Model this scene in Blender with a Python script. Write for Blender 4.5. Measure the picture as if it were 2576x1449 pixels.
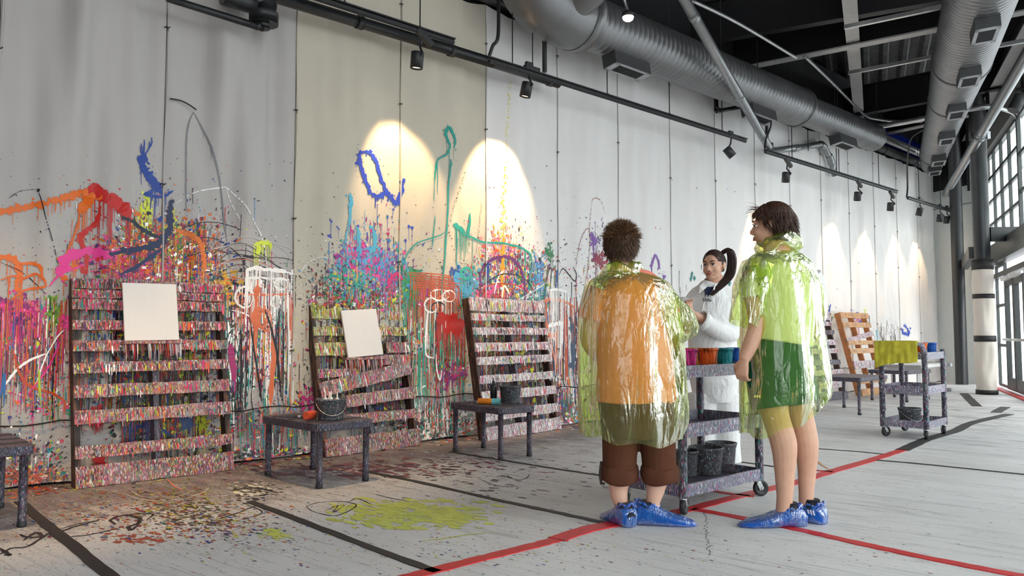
import bpy, bmesh, math, random
from mathutils import Vector, Matrix, noise
R = random.Random(7)
for o in list(bpy.data.objects): bpy.data.objects.remove(o)
scene = bpy.context.scene
C = scene.collection
# ---------------------------------------------------------------- camera
IW, IH, FPX = 2576.0, 1449.0, 1950.0
CAMZ, PITCH = 1.03, math.atan(114/1950.0)
cd = bpy.data.cameras.new('camera'); cam = bpy.data.objects.new('camera', cd); C.objects.link(cam)
cd.sensor_fit = 'HORIZONTAL'; cd.sensor_width = 36.0; cd.lens = FPX/IW*36.0
cd.clip_start = .05; cd.clip_end = 200
cam.location = (0, 0, CAMZ); cam.rotation_euler = (math.pi/2+PITCH, 0, 0)
scene.camera = cam
# ---------------------------------------------------------------- light and exposure
vs = scene.view_settings
vs.view_transform = 'Standard'; vs.look = 'None'; vs.gamma = 1.0; vs.use_curve_mapping = False
vs.exposure = 0.5
wd = bpy.data.worlds.new('World'); scene.world = wd; wd.use_nodes = True
bg = wd.node_tree.nodes['Background']
bg.inputs[0].default_value = (.94, .965, 1.0, 1); bg.inputs[1].default_value = 2.7
sun_d = bpy.data.lights.new('hazy_sun', 'SUN'); sun_d.energy = .6; sun_d.angle = math.radians(40); sun_d.color = (1, .96, .9)
sun = bpy.data.objects.new('hazy_sun', sun_d); C.objects.link(sun)
sun.rotation_euler = (math.radians(62), 0, math.radians(55))
# ---------------------------------------------------------------- geometry of the place
OC = Vector((0, 0, CAMZ))
FW = Vector((0, math.cos(PITCH), math.sin(PITCH))); UP = Vector((0, -math.sin(PITCH), math.cos(PITCH))); RT = Vector((1, 0, 0))
def ray(px, py): return RT*((px-IW/2)/FPX) + FW + UP*((IH/2-py)/FPX)
def zp(px, py, z=0.0):                       # point of the level plane z
    r = ray(px, py); return OC + r*((z-CAMZ)/r.z)
def dp(px, py, Y):                           # point of the plane y = Y
    r = ray(px, py); return OC + r*(Y/r.y)
WD = Vector((.736, .677, 0)).normalized()    # along the curtain wall
WN = Vector((WD.y, -WD.x, 0))                # out of the wall into the room
Q0 = Vector((-.281, 8.063, 0))               # foot of a curtain seam
def pl(px, py, off=0.0):                     # point of the plane parallel to the wall, off metres in front of it
    r = ray(px, py); t = (off-(OC-Q0).dot(WN))/r.dot(WN); return OC + r*t
def sz(px, py, off=0.0):
    p = pl(px, py, off); return (p-Q0).dot(WD), p.z
def W(s, z, off=0.0): return Q0 + WD*s + WN*off + Vector((0, 0, z))
def lerp(a, b, t): return a+(b-a)*t
def sm(a, b, x):
    t = max(0, min(1, (x-a)/(b-a))); return t*t*(3-2*t)
# ---------------------------------------------------------------- colour and materials
def lin(c):
    return tuple(((v/255)/12.92 if v/255 <= .04045 else ((v/255+.055)/1.055)**2.4) for v in c)
def H(h):
    h = h.lstrip('#'); return lin((int(h[0:2], 16), int(h[2:4], 16), int(h[4:6], 16)))
M = {}
class NT:
    def __init__(s, name):
        m = bpy.data.materials.new(name); m.use_nodes = True; s.m = m; s.t = m.node_tree; s.b = s.t.nodes['Principled BSDF']
        s.out = s.t.nodes['Material Output']; M[name] = m
    def n(s, kind, **kw):
        nd = s.t.nodes.new(kind)
        for k, v in kw.items():
            if k in nd.inputs.keys(): nd.inputs[k].default_value = v
            else: setattr(nd, k, v)
        return nd
    def l(s, a, b): s.t.links.new(a, b)
    def ramp(s, fac, stops, interp='LINEAR'):
        r = s.n('ShaderNodeValToRGB'); r.color_ramp.interpolation = interp
        els = r.color_ramp.elements
        while len(els) < len(stops): els.new(.5)
        for e, (p, c) in zip(els, stops): e.position = p; e.color = (*c, 1) if len(c) == 3 else c
        s.l(fac, r.inputs[0]); return r.outputs[0]
    def mix(s, fac, a, b, kind='MIX'):
        x = s.n('ShaderNodeMix'); x.data_type = 'RGBA'; x.blend_type = kind
        for v, i in ((fac, 0), (a, 6), (b, 7)):
            if hasattr(v, 'is_linked'): s.l(v, x.inputs[i])
            elif i == 0: x.inputs[0].default_value = v
            else: x.inputs[i].default_value = (*v, 1)
        return x.outputs[2]
    def math(s, op, a, b=0.0, c=None):
        x = s.n('ShaderNodeMath'); x.operation = op
        for i, v in enumerate((a, b, c)):
            if v is None: continue
            if hasattr(v, 'is_linked'): s.l(v, x.inputs[i])
            else: x.inputs[i].default_value = v
        return x.outputs[0]
    def coord(s, kind='Object', scale=(1, 1, 1), rot=(0, 0, 0), loc=(0, 0, 0)):
        t = s.n('ShaderNodeTexCoord'); mp = s.n('ShaderNodeMapping')
        mp.inputs['Scale'].default_value = scale; mp.inputs['Rotation'].default_value = rot; mp.inputs['Location'].default_value = loc
        s.l(t.outputs[kind], mp.inputs[0]); return mp.outputs[0]
    def noise(s, vec, scale, detail=4, rough=.55, dist=0.0):
        x = s.n('ShaderNodeTexNoise'); x.inputs['Scale'].default_value = scale; x.inputs['Detail'].default_value = detail
        x.inputs['Roughness'].default_value = rough; x.inputs['Distortion'].default_value = dist
        if vec is not None: s.l(vec, x.inputs['Vector'])
        return x
    def vor(s, vec, scale, feature='F1', rnd=1.0):
        x = s.n('ShaderNodeTexVoronoi'); x.feature = feature; x.inputs['Scale'].default_value = scale; x.inputs['Randomness'].default_value = rnd
        if vec is not None: s.l(vec, x.inputs['Vector'])
        return x
    def bump(s, h, strength=.3, dist=.01):
        b = s.n('ShaderNodeBump'); b.inputs['Strength'].default_value = strength; b.inputs['Distance'].default_value = dist
        s.l(h, b.inputs['Height']); s.l(b.outputs[0], s.b.inputs['Normal']); return b
    def base(s, c=None, rough=.5, metal=0.0, spec=.5):
        if c is not None:
            if hasattr(c, 'is_linked'): s.l(c, s.b.inputs['Base Color'])
            else: s.b.inputs['Base Color'].default_value = (*c, 1)
        s.b.inputs['Roughness'].default_value = rough; s.b.inputs['Metallic'].default_value = metal
        s.b.inputs['Specular IOR Level'].default_value = spec; return s
def plain(name, c, rough=.5, metal=0.0, var=.12, scale=14, bump=.0, spec=.5):
    t = NT(name); n = t.noise(t.coord(), scale, 4)
    c2 = tuple(max(0, v*(1-var)) for v in c); c3 = tuple(min(1, v*(1+var)) for v in c)
    t.base(t.ramp(n.outputs[0], [(.3, c2), (.7, c3)]), rough, metal, spec)
    if bump: t.bump(n.outputs[0], bump, .004)
    return t.m
# cloth of the hanging canvases
def cloth(name, c, w=500):
    t = NT(name); co = t.coord()
    n = t.noise(co, 1.3, 5); wv = t.noise(t.coord(scale=(w, w, w)), 1, 2)
    st = t.noise(t.coord(scale=(60, 60, 1.2)), 1, 3)
    a = t.ramp(n.outputs[0], [(.3, tuple(v*.93 for v in c)), (.7, c)])
    a = t.mix(t.math('MULTIPLY', st.outputs[0], .16), a, tuple(v*.72 for v in c))
    t.base(a, .9, 0, .1); t.bump(wv.outputs[0], .25, .0008); return t.m
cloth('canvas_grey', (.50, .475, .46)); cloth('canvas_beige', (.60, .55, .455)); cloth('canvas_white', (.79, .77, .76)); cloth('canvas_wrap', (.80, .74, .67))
cloth('canvas_white_lit', (.86, .845, .835)); cloth('stretched_white', (.83, .80, .775), 900)  # first one: lightened copy of the white cloth, far-end daylight put into its colour
# poured and flicked paint, pigment carried per vertex
t = NT('paint'); at = t.n('ShaderNodeAttribute'); at.attribute_name = 'Col'
n = t.noise(t.coord(), 60, 3)
t.base(at.outputs['Color'], .42, 0, .4); t.bump(n.outputs[0], .25, .002)
# thick crust of many dried layers
PAL = ['#1b151b', '#c9276a', '#2b2226', '#8f1f2c', '#f0edee', '#2b2430', '#9a8c9d', '#df5a3a', '#3a343c', '#d23a34', '#d9d4d9', '#4a2d4c',
       '#2f9c94', '#1f1a20', '#e0518f', '#3b3038', '#c8cf2e', '#6d6770', '#2c55a8', '#f3a08a', '#2a2228', '#ffffff', '#6d9a3a', '#a9344f']
def crust(name, sx, sz_, pal=PAL, mixc=(.5, .45, .47), keep=.75, bumpd=.006, rough=.38, seed=0, sy=None, zones=None):
    t = NT(name)
    n0 = t.noise(t.coord(loc=(seed, 0, 0)), 35, 3)
    cv = t.coord(scale=(sx, sy or sx, sz_), loc=(seed*3.1, seed, seed))
    wob = t.mix(.16, cv, n0.outputs['Color'], 'ADD')
    v = t.vor(wob, 1.0); sep = t.n('ShaderNodeSeparateColor'); t.l(v.outputs['Color'], sep.inputs[0])
    k = len(pal); r1 = t.ramp(sep.outputs[0], [(i/k, H(c)) for i, c in enumerate(pal)], 'CONSTANT')
    cv2 = t.coord(scale=(sx*2.3, (sy or sx)*2.3, sz_*1.4), loc=(5+seed, 2, 9))
    v2 = t.vor(cv2, 1.0); sp2 = t.n('ShaderNodeSeparateColor'); t.l(v2.outputs['Color'], sp2.inputs[0])
    r2 = t.ramp(sp2.outputs[1], [(i/k, H(c)) for i, c in enumerate(pal[::-1])], 'CONSTANT')
    sel = t.ramp(sp2.outputs[0], [(0, (0, 0, 0)), (.5, (1, 1, 1))], 'CONSTANT')
    c = t.mix(sel, r1, r2)
    big = t.noise(t.coord(loc=(seed, 1, 0)), 5.5, 3)
    c = t.mix(t.ramp(big.outputs[0], [(.45, (0, 0, 0)), (.62, (1-keep,)*3)]), c, mixc)
    if zones:
        zn = t.noise(t.coord(scale=(13, 13, 2.2), loc=(seed*2, 4, 1)), 1.0, 5, .7, .6); zk = len(zones)
        c = t.mix(.34, c, t.ramp(zn.outputs[0], [(.30+.42*i/zk, H(q)) for i, q in enumerate(zones)]))
    t.base(c, rough, 0, .45)
    h = t.math('ADD', t.math('MULTIPLY', v.outputs['Distance'], -1.0), t.math('MULTIPLY', n0.outputs[0], .6))
    t.bump(h, .9, bumpd); return t.m
ZN = ['#2a1c28', '#a01f55', '#6b5a66', '#c44a2a', '#8d8590', '#7a2430', '#a08a3a', '#3a6f74', '#2b2430']
crust('crust_slat', 135, 42, seed=1, zones=ZN); crust('crust_slat_pale', 125, 32, ['#ffffff', '#e9e4e4', '#c9276a', '#6c6470', '#ffffff', '#2b2430', '#d9d4d9', '#df5a3a', '#8d8790', '#f0edee', '#4a2d4c', '#b8a9bb', '#2f9c94', '#ffffff', '#e0518f', '#3b3038'], seed=3, zones=['#5a5058', '#d9d4d9', '#7a4a6a', '#efecee', '#3b3038', '#c9c4c8', '#6b3a5a'])
crust('crust_green', 80, 30, ['#c8cf2e', '#8fa13a', '#e9e4e4', '#2b2430', '#b7c24a', '#c9276a', '#ffffff', '#6d7b34', '#d9d94a', '#4a3b30', '#df5a3a', '#5fa08a'], seed=5, zones=['#3a3a24', '#8f9a3a', '#5a5a3a', '#c0c84a', '#7a4a5a', '#4a4030'])
DK = ['#2a2430', '#37313d', '#4b4552', '#2b2a33', '#5a3a5a', '#3b4652', '#221e26', '#6b6672', '#3a2f3c', '#8a8591', '#2e4a52', '#5c2f44', '#433c49', '#7d7884', '#30506f', '#2a2430']
crust('crust_dark', 150, 60, DK, (.06, .05, .065), .5, .003, .4, 2); crust('crust_tube', 90, 40, DK+['#54505e', '#7a7482', '#b7b2ba', '#93304f', '#2f8f88'], (.12, .11, .135), .55, .003, .42, 4)
crust('crust_cart', 150, 50, ['#6f6b7a', '#8d8996', '#565262', '#a7a3af', '#7d7988', '#4a5a78', '#c9c6cf', '#5f3f5f', '#3f7f86', '#9b97a5', '#6f6b7a', '#b0447a', '#dcdade', '#4b4756', '#7d7988', '#3a5fa0'], (.2, .19, .225), .5, .003, .42, 6)
crust('crust_side', 30, 8, ['#2a1c17', '#3a261d', '#22191a', '#4a3024', '#1d1516', '#5b3a2a', '#2f2020', '#6b4a3a'], (.05, .03, .025), .6, .003, .6, 8)
crust('crust_bucket', 140, 70, ['#33343a', '#4b4d54', '#5f6168', '#2a2b30', '#787a80', '#3d4a4c', '#a9a9ae', '#46424a', '#6b3a52', '#3f6a6a', '#3a3c42', '#55575d'], (.075, .075, .08), .45, .003, .45, 9)
crust('crust_orange', 30, 9, ['#a0461c', '#e0591f', '#c94f1d', '#5b2a14', '#f06a28', '#d95a22', '#7c3617', '#ef7a35'], (.62, .11, .015), .2, .002, .4, 11)
crust('crust_pink', 30, 9, ['#d0257d', '#e2358f', '#b01f6a', '#8a1a58', '#ec4aa0', '#d92c86', '#c02677'], (.62, .02, .2), .2, .002, .4, 12)
crust('crust_teal', 30, 9, ['#1f7d87', '#2b96a0', '#186570', '#124a55', '#39a9ae', '#268892', '#1d6f7c'], (.02, .22, .26), .2, .002, .4, 13)
crust('crust_blue', 30, 9, ['#1b57b0', '#2467c4', '#154590', '#0f2f66', '#3a7bd2', '#1d5bb6', '#1a4fa0'], (.015, .1, .42), .2, .002, .4, 14)
crust('crust_yellow', 30, 9, ['#c9b81f', '#dccb2a', '#a0921a', '#6b611a', '#e8d838', '#cfc024'], (.6, .5, .02), .2, .002, .4, 15)
plain('black_metal', (.016, .017, .019), .45, .0, .2); plain('black_pipe', (.022, .023, .026), .38, .3, .2); plain('pipe_grey', (.10, .10, .105), .4, .5, .15); plain('dark_steel', (.012, .012, .014), .5, .2, .2)
plain('column_paint', (.028, .032, .035), .35, .0, .08); plain('tube_steel', (.30, .31, .32), .36, .85, .1); plain('zinc', (.52, .53, .54), .33, .9, .12)
plain('duct_sheet', (.22, .222, .23), .42, .8, .12, 3); plain('vent_box', (.06, .062, .066), .5, .3, .1); plain('vent_frame', (.42, .43, .45), .45, .5, .08); plain('vent_dark', (.012, .012, .013), .7)
plain('deck', (.15, .15, .155), .55, .3, .3, 6); plain('rope', (.012, .011, .011), .9); plain('wall_dark', (.02, .02, .022), .9); plain('wall_white', (.74, .77, .75), .8, 0, .03)
plain('beam_flange', (.5, .49, .48), .5, .2, .1); plain('frame_alu', (.10, .108, .108), .4, .4, .1); plain('door_alu', (.055, .058, .06), .4, .4, .1); plain('white_metal', (.72, .72, .71), .5, 0, .08)
plain('blue_tarp', (.004, .02, .28), .4, 0, .3, 20, .5); plain('tape_black', (.022, .021, .021), .6, 0, .35, 30, .2); plain('tape_red', (.56, .016, .022), .5, 0, .16, 16, .25)
plain('wood', (.42, .15, .045), .55, 0, .3, 9, .3); plain('wood_light', (.55, .30, .13), .55, 0, .25, 9, .3); plain('wheel_rubber', (.02, .019, .022), .55, 0, .5, 60); plain('soffit', (.24, .245, .24), .7, 0, .05)
t = NT('glass'); t.t.nodes.remove(t.b); tr = t.n('ShaderNodeBsdfTransparent'); tr.inputs[0].default_value = (.95, .98, .97, 1)
gl = t.n('ShaderNodeBsdfGlossy'); gl.inputs['Roughness'].default_value = .02; mx = t.n('ShaderNodeMixShader'); mx.inputs[0].default_value = .07
t.l(tr.outputs[0], mx.inputs[1]); t.l(gl.outputs[0], mx.inputs[2]); t.l(mx.outputs[0], t.out.inputs[0])
def emit(name, c, s):
    t = NT(name); t.b.inputs['Emission Color'].default_value = (*c, 1); t.b.inputs['Emission Strength'].default_value = s; t.b.inputs['Base Color'].default_value = (*c, 1)
emit('lamp_face', (1, .72, .42), 9.0); emit('emergency_face', (1, .93, .8), 2.2)
# ---------------------------------------------------------------- mesh builder
def frame(d):
    d = Vector(d).normalized(); a = Vector((0, 0, 1)) if abs(d.z) < .95 else Vector((1, 0, 0))
    x = d.cross(a).normalized(); return x, x.cross(d).normalized()
class MB:
    def __init__(s): s.v = []; s.f = []; s.sm = []; s.c = []; s.mi = []
    def add(s, vs, fs, smooth=False, col=None, mi=0):
        o = len(s.v); s.v.extend(vs); s.f.extend([tuple(i+o for i in q) for q in fs]); s.sm.extend([smooth]*len(fs)); s.mi.extend([mi]*len(fs))
        if col is not None: s.c.extend([col]*len(vs))
        return s
    def box(s, c, size, rot=None, mi=0, col=None):
        hx, hy, hz = (d/2 for d in size); c = Vector(c)
        vs = [Vector((x, y, z)) for x in (-hx, hx) for y in (-hy, hy) for z in (-hz, hz)]
        if rot is not None: vs = [rot @ v for v in vs]
        return s.add([v+c for v in vs], [(0, 1, 3, 2), (4, 6, 7, 5), (0, 4, 5, 1), (2, 3, 7, 6), (0, 2, 6, 4), (1, 5, 7, 3)], False, col, mi)
    def bar(s, a, b, w, h, up=(0, 0, 1), mi=0):
        a = Vector(a); b = Vector(b); d = (b-a); L = d.length; d.normalize(); u = Vector(up); x = u.cross(d)
        if x.length < 1e-4: x = Vector((1, 0, 0)).cross(d)
        x.normalize(); u = d.cross(x); rot = Matrix((x, d, u)).transposed()
        return s.box((a+b)/2, (w, L, h), rot, mi)
    def tube(s, path, rad, seg=12, caps=True, smooth=True, up=None, mi=0, col=None):
        P = [Vector(p) for p in path]; n = len(P)
        if not isinstance(rad, (list, tuple)): rad = [rad]*n
        vs = []; x = None
        for i, p in enumerate(P):
            d = (P[min(i+1, n-1)]-P[max(i-1, 0)]).normalized()
            if x is None: x = frame(d)[0] if up is None else d.cross(Vector(up)).normalized()
            x = (x-d*x.dot(d)).normalized(); y = x.cross(d)
            r = rad[i]; rx, ry = r if isinstance(r, (list, tuple)) else (r, r)
            for k in range(seg):
                a = 2*math.pi*k/seg; vs.append(p+x*(math.cos(a)*rx)+y*(math.sin(a)*ry))
        fs = [(i*seg+k, i*seg+(k+1) % seg, (i+1)*seg+(k+1) % seg, (i+1)*seg+k) for i in range(n-1) for k in range(seg)]
        s.add(vs, fs, smooth, col, mi)
        if caps:
            o = len(s.v)-n*seg
            s.f.append(tuple(o+k for k in range(seg))); s.f.append(tuple(o+(n-1)*seg+k for k in reversed(range(seg)))); s.sm += [False]*2; s.mi += [mi]*2
        return s
    def cyl(s, a, b, r, seg=12, caps=True, mi=0): return s.tube([a, b], r, seg, caps, mi=mi)
    def lathe(s, prof, c=(0, 0, 0), seg=24, rot=None, smooth=True, mi=0):
        c = Vector(c); vs = []
        for r, z in prof:
            for k in range(seg):
                a = 2*math.pi*k/seg; v = Vector((r*math.cos(a), r*math.sin(a), z)); vs.append((rot @ v if rot is not None else v)+c)
        n = len(prof)
        fs = [(i*seg+k, i*seg+(k+1) % seg, (i+1)*seg+(k+1) % seg, (i+1)*seg+k) for i in range(n-1) for k in range(seg)]
        return s.add(vs, fs, smooth, None, mi)
    def grid(s, fn, nu, nv, smooth=True, col=None, mi=0):
        vs = [fn(i/nu, j/nv) for j in range(nv+1) for i in range(nu+1)]; w = nu+1
        return s.add(vs, [(j*w+i, j*w+i+1, (j+1)*w+i+1, (j+1)*w+i) for j in range(nv) for i in range(nu)], smooth, col, mi)
    def build(s, name, mat, parent=None, bevel=0, solid=0, sub=0):
        me = bpy.data.meshes.new(name); me.from_pydata([tuple(v) for v in s.v], [], s.f)
        me.polygons.foreach_set('use_smooth', s.sm)
        mats = mat if isinstance(mat, (list, tuple)) else [mat]
        for m in mats: me.materials.append(M[m])
        if len(mats) > 1: me.polygons.foreach_set('material_index', s.mi)
        if s.c:
            a = me.color_attributes.new('Col', 'FLOAT_COLOR', 'POINT'); a.data.foreach_set('color', [x for c in s.c for x in (*c[:3], 1.0)])
        o = bpy.data.objects.new(name, me); C.objects.link(o)
        if parent is not None: o.parent = parent
        if solid: m = o.modifiers.new('s', 'SOLIDIFY'); m.thickness = solid; m.offset = 0
        if bevel: m = o.modifiers.new('b', 'BEVEL'); m.width = bevel; m.segments = 2; m.limit_method = 'ANGLE'
        if sub: m = o.modifiers.new('u', 'SUBSURF'); m.levels = m.render_levels = sub
        return o
def tag(o, label=None, cat=None, group=None, kind=None):
    if label: o['label'] = label
    if cat: o['category'] = cat
    if group: o['group'] = group
    if kind: o['kind'] = kind
    return o
def empty(name, loc=(0, 0, 0), rz=0.0, label=None, cat=None, group=None):
    o = bpy.data.objects.new(name, None); C.objects.link(o); o.location = loc; o.rotation_euler = (0, 0, rz); o.empty_display_size = .05
    return tag(o, label, cat, group)
def struct(name, mb, mat, label, cat, **kw): return tag(mb.build(name, mat, **kw), label, cat, None, 'structure')
def copy_tree(o, parent=None):
    c = o.copy(); C.objects.link(c); c.parent = parent
    for ch in list(o.children): copy_tree(ch, c)
    return c
def catmull(P, n=8):
    P = [Vector(p) for p in P]; out = []
    for i in range(len(P)-1):
        a, b, c, d = P[max(i-1, 0)], P[i], P[i+1], P[min(i+2, len(P)-1)]
        for k in range(n):
            t = k/n; out.append(.5*((2*b)+(c-a)*t+(2*a-5*b+4*c-d)*t*t+(3*b-a-3*c+d)*t**3))
    return out+[P[-1]]
WANG = math.atan2(WD.y, WD.x)
# ================================================================ floor
t = NT('floor_cloth'); tc = t.n('ShaderNodeTexCoord'); pos = tc.outputs['Object']
vm = t.n('ShaderNodeVectorMath'); vm.operation = 'SUBTRACT'; vm.inputs[1].default_value = Q0; t.l(pos, vm.inputs[0])
dn = t.n('ShaderNodeVectorMath'); dn.operation = 'DOT_PRODUCT'; dn.inputs[1].default_value = WN; t.l(vm.outputs[0], dn.inputs[0]); dist = dn.outputs['Value']
ds = t.n('ShaderNodeVectorMath'); ds.operation = 'DOT_PRODUCT'; ds.inputs[1].default_value = WD; t.l(vm.outputs[0], ds.inputs[0]); along = ds.outputs['Value']
cra = math.atan2(1, -1.25)
def rotc(sx, sy, loc=(0, 0, 0)):
    mp = t.n('ShaderNodeMapping'); mp.vector_type = 'TEXTURE'; mp.inputs['Rotation'].default_value = (0, 0, cra); mp.inputs['Scale'].default_value = (1/sx, 1/sy, 1); mp.inputs['Location'].default_value = loc
    t.l(pos, mp.inputs[0]); return mp.outputs[0]
wob = t.noise(pos, 1.1, 4); dw = t.math('ADD', dist, t.math('MULTIPLY', t.math('SUBTRACT', wob.outputs[0], .5), 1.5))
near = t.ramp(t.math('DIVIDE', dw, 5.0), [(.0, (1,)*3), (.17, (.9,)*3), (.36, (.36,)*3), (.52, (.10,)*3), (.75, (.02,)*3)])
# pigment is heaviest in the near, well used bays
use = t.ramp(t.math('DIVIDE', t.math('ADD', along, 5.0), 16.0), [(.0, (1,)*3), (.36, (.95,)*3), (.52, (.72,)*3), (.75, (.42,)*3), (1, (.15,)*3)])
cover = t.math('MULTIPLY', near, use)
n1 = t.noise(pos, .9, 6, .6); base = t.ramp(n1.outputs[0], [(.3, (.60, .592, .59)), (.7, (.73, .727, .725))])
# ground-in colour: broad smudges of mixed pigment
sm1 = t.noise(rotc(1.2, 4.2), 1.3, 6, .65, .6); smc = t.ramp(sm1.outputs[0], [(.28, H('#4a4650')), (.38, H('#6b5a52')), (.46, H('#5a4a5e')), (.54, H('#7d746c')), (.62, H('#54503a')), (.72, H('#3a3238'))])
sm2 = t.noise(rotc(2.2, 4.5), 2.0, 8, .72); smm = t.ramp(t.math('ADD', t.math('MULTIPLY', sm2.outputs[0], .9), t.math('MULTIPLY', cover, .62)), [(.72, (0,)*3), (1.0, (.84,)*3)])
c = t.mix(smm, base, smc)
fn = t.noise(rotc(34, 95), 1.0, 6, .75); fm = t.ramp(t.math('ADD', fn.outputs[0], t.math('MULTIPLY', cover, .17)), [(.58, (0,)*3), (.76, (.7,)*3)])
fcn = t.noise(rotc(4, 16, (3, 1, 0)), 1.0, 3); fcol = t.ramp(fcn.outputs['Fac'], [(.30, H('#4a4b55')), (.40, H('#5e7f86')), (.46, H('#8a6d7c')), (.52, H('#5a565e')), (.58, H('#8b8570')), (.66, H('#6f6a86'))])
c = t.mix(fm, c, fcol)
# dabs of colour
for i, (sc, thr, pal) in enumerate([(70, .28, ['#b32d35', '#2c4fa0', '#c9742d', '#1f8f8a', '#d8d23c', '#7a2a6a', '#241f26', '#e3e0de', '#c22d7e', '#3d7a3a']), (26, .18, ['#2f5f9f', '#a33a2e', '#d7d64a', '#57454f', '#c8642c', '#2c8f82', '#1f1b20', '#d9d6d3'])]):
    vv = t.vor(rotc(.55*sc, 1.7*sc, (i*7, i*3, 0)), 1.0); sp = t.n('ShaderNodeSeparateColor'); t.l(vv.outputs['Color'], sp.inputs[0])
    nz = t.noise(rotc(2*sc, 4*sc), 1.0, 3); dd = t.math('ADD', vv.outputs['Distance'], t.math('MULTIPLY', t.math('SUBTRACT', nz.outputs[0], .5), .5))
    dot = t.ramp(dd, [(thr, (1,)*3), (thr+.05, (0,)*3)])
    gate = t.math('LESS_THAN', sp.outputs[1], t.math('ADD', t.math('MULTIPLY', cover, .62), .012))
    col = t.ramp(sp.outputs[0], [(k/len(pal), H(h)) for k, h in enumerate(pal)], 'CONSTANT')
    c = t.mix(t.math('MULTIPLY', t.math('MULTIPLY', dot, gate), .8), c, col)
# creases and scuffs of the sheeting, running out from the wall
for i, (sx, sy, lo, hi, amt, cc) in enumerate([(.5, 9, .492, .5, 1.0, (.05, .05, .055)), (.25, 3.4, .488, .5, .8, (.10, .10, .105)), (.9, 22, .49, .5, .7, (.14, .14, .15))]):
    cr = t.noise(rotc(sx, sy, (i*5, 2, 0)), 1.0, 3, .5); rid = t.math('ABSOLUTE', t.math('SUBTRACT', cr.outputs[0], .5))
    mk = t.noise(rotc(1.5, 3, (9, i, 0)), 1.0, 3); far = t.ramp(t.math('DIVIDE', along, 14.0), [(.1, (.3,)*3), (.4, (1,)*3)])
    ln = t.math('MULTIPLY', t.ramp(rid, [(0, (1,)*3), (.015, (0,)*3)]), t.math('MULTIPLY', t.ramp(mk.outputs[0], [(.40, (0,)*3), (.52, (amt,)*3)]), far))
    c = t.mix(ln, c, cc)
t.base(c, .52, 0, .35)
hh = t.noise(rotc(.7, 5), 1.0, 5); t.bump(t.math('ADD', hh.outputs[0], t.math('MULTIPLY', fn.outputs[0], .35)), .35, .012)
mb = MB(); mb.grid(lambda u, v: Vector((-16+u*36, -8+v*34, 0)), 36, 34, False)
floor = struct('floor', mb, 'floor_cloth', 'pale drop cloth floor scuffed and speckled with paint', 'floor')
def floor_ribbon(name, pts, w, mat, label, z=.0025, par=floor, n=8, jit=.004, th=.0018):
    P = catmull([zp(*p) for p in pts], n); mb = MB(); vs = []; m = len(P)
    for i, p in enumerate(P):
        d = (P[min(i+1, m-1)]-P[max(i-1, 0)]); d.z = 0; d.normalize(); q = Vector((-d.y, d.x, 0))
        ww = (w[0]+(w[1]-w[0])*i/(m-1) if isinstance(w, tuple) else w)/2
        a = p+q*(ww+R.uniform(-jit, jit)); b = p-q*(ww+R.uniform(-jit, jit))
        for v, zz in ((a, 0), (a, z+th), (b, z+th), (b, 0)): vs.append(Vector((v.x, v.y, zz)))
    fs = [(i*4+k, i*4+k+1, i*4+5+k, i*4+4+k) for i in range(m-1) for k in range(3)]
    mb.add(vs, fs); o = mb.build(name, mat, par); o['label'] = label; return o
floor_ribbon('tape_line', [(48, 1262), (150, 1347), (280, 1452), (330, 1495)], .062, 'tape_black', 'wide black tape line by the leftmost bench')
floor_ribbon('tape_line', [(628, 1262), (760, 1312), (930, 1377), (1100, 1440)], .05, 'tape_black', 'black tape line running to the red line')
floor_ribbon('tape_line', [(905, 1183), (1060, 1215), (1250, 1258), (1400, 1290), (1528, 1318)], .045, 'tape_black', 'black tape line below the middle bench')
floor_ribbon('tape_line', [(1133, 1137), (1262, 1158), (1400, 1180), (1515, 1197)], .03, 'tape_black', 'thin dark line under the third bench')
floor_ribbon('tape_line', [(2205, 1158), (2330, 1169), (2576, 1194), (2700, 1206)], .036, 'tape_black', 'thin black line at the right')
floor_ribbon('tape_line', [(1858, 1162), (1960, 1176)], .03, 'tape_black', 'thin black line behind the near cart')
floor_ribbon('tape_line', [(2052, 1129), (2150, 1136), (2232, 1144)], .025, 'tape_black', 'thin dark line before the far cart')
floor_ribbon('tape_line', [(2270, 1133), (2330, 1106), (2400, 1085), (2440, 1066), (2487, 1054), (2540, 1042)], .11, 'tape_black', 'black continuation of the curved tape line')
floor_ribbon('tape_line', [(2425, 990), (2440, 1005), (2458, 1022)], .13, 'tape_black', 'short black tape piece near the columns')
floor_ribbon('tape_line', [(2505, 1038), (2518, 1030), (2530, 1024)], .12, 'tape_black', 'short black tape piece at the far right')
floor_ribbon('tape_line', [(960, 1470), (1040, 1449), (1190, 1411), (1340, 1374), (1420, 1352)], .075, 'tape_red', 'near stretch of the curved red tape line')
floor_ribbon('tape_line', [(1400, 1358), (1480, 1332), (1600, 1310), (1690, 1292)], .10, 'tape_red', 'wide overlapped red tape at the blue shoe covers', z=.004)
floor_ribbon('tape_line', [(1660, 1298), (1740, 1280), (1870, 1246), (2000, 1215), (2080, 1190), (2190, 1158), (2272, 1132)], .082, 'tape_red', 'far stretch of the curved red tape line')
floor_ribbon('tape_line', [(1742, 1282), (1800, 1291), (2000, 1331), (2150, 1365), (2350, 1408), (2576, 1451), (2680, 1472)], .064, 'tape_red', 'straight red tape branch running to the right')
floor_ribbon('tape_line', [(1785, 1234), (1840, 1243), (1898, 1250)], .04, 'tape_red', 'short red tape tail under the near cart')
floor_ribbon('tape_line', [(2046, 1183), (2095, 1188)], .04, 'tape_red', 'short red tape tail on the curve')
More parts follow.
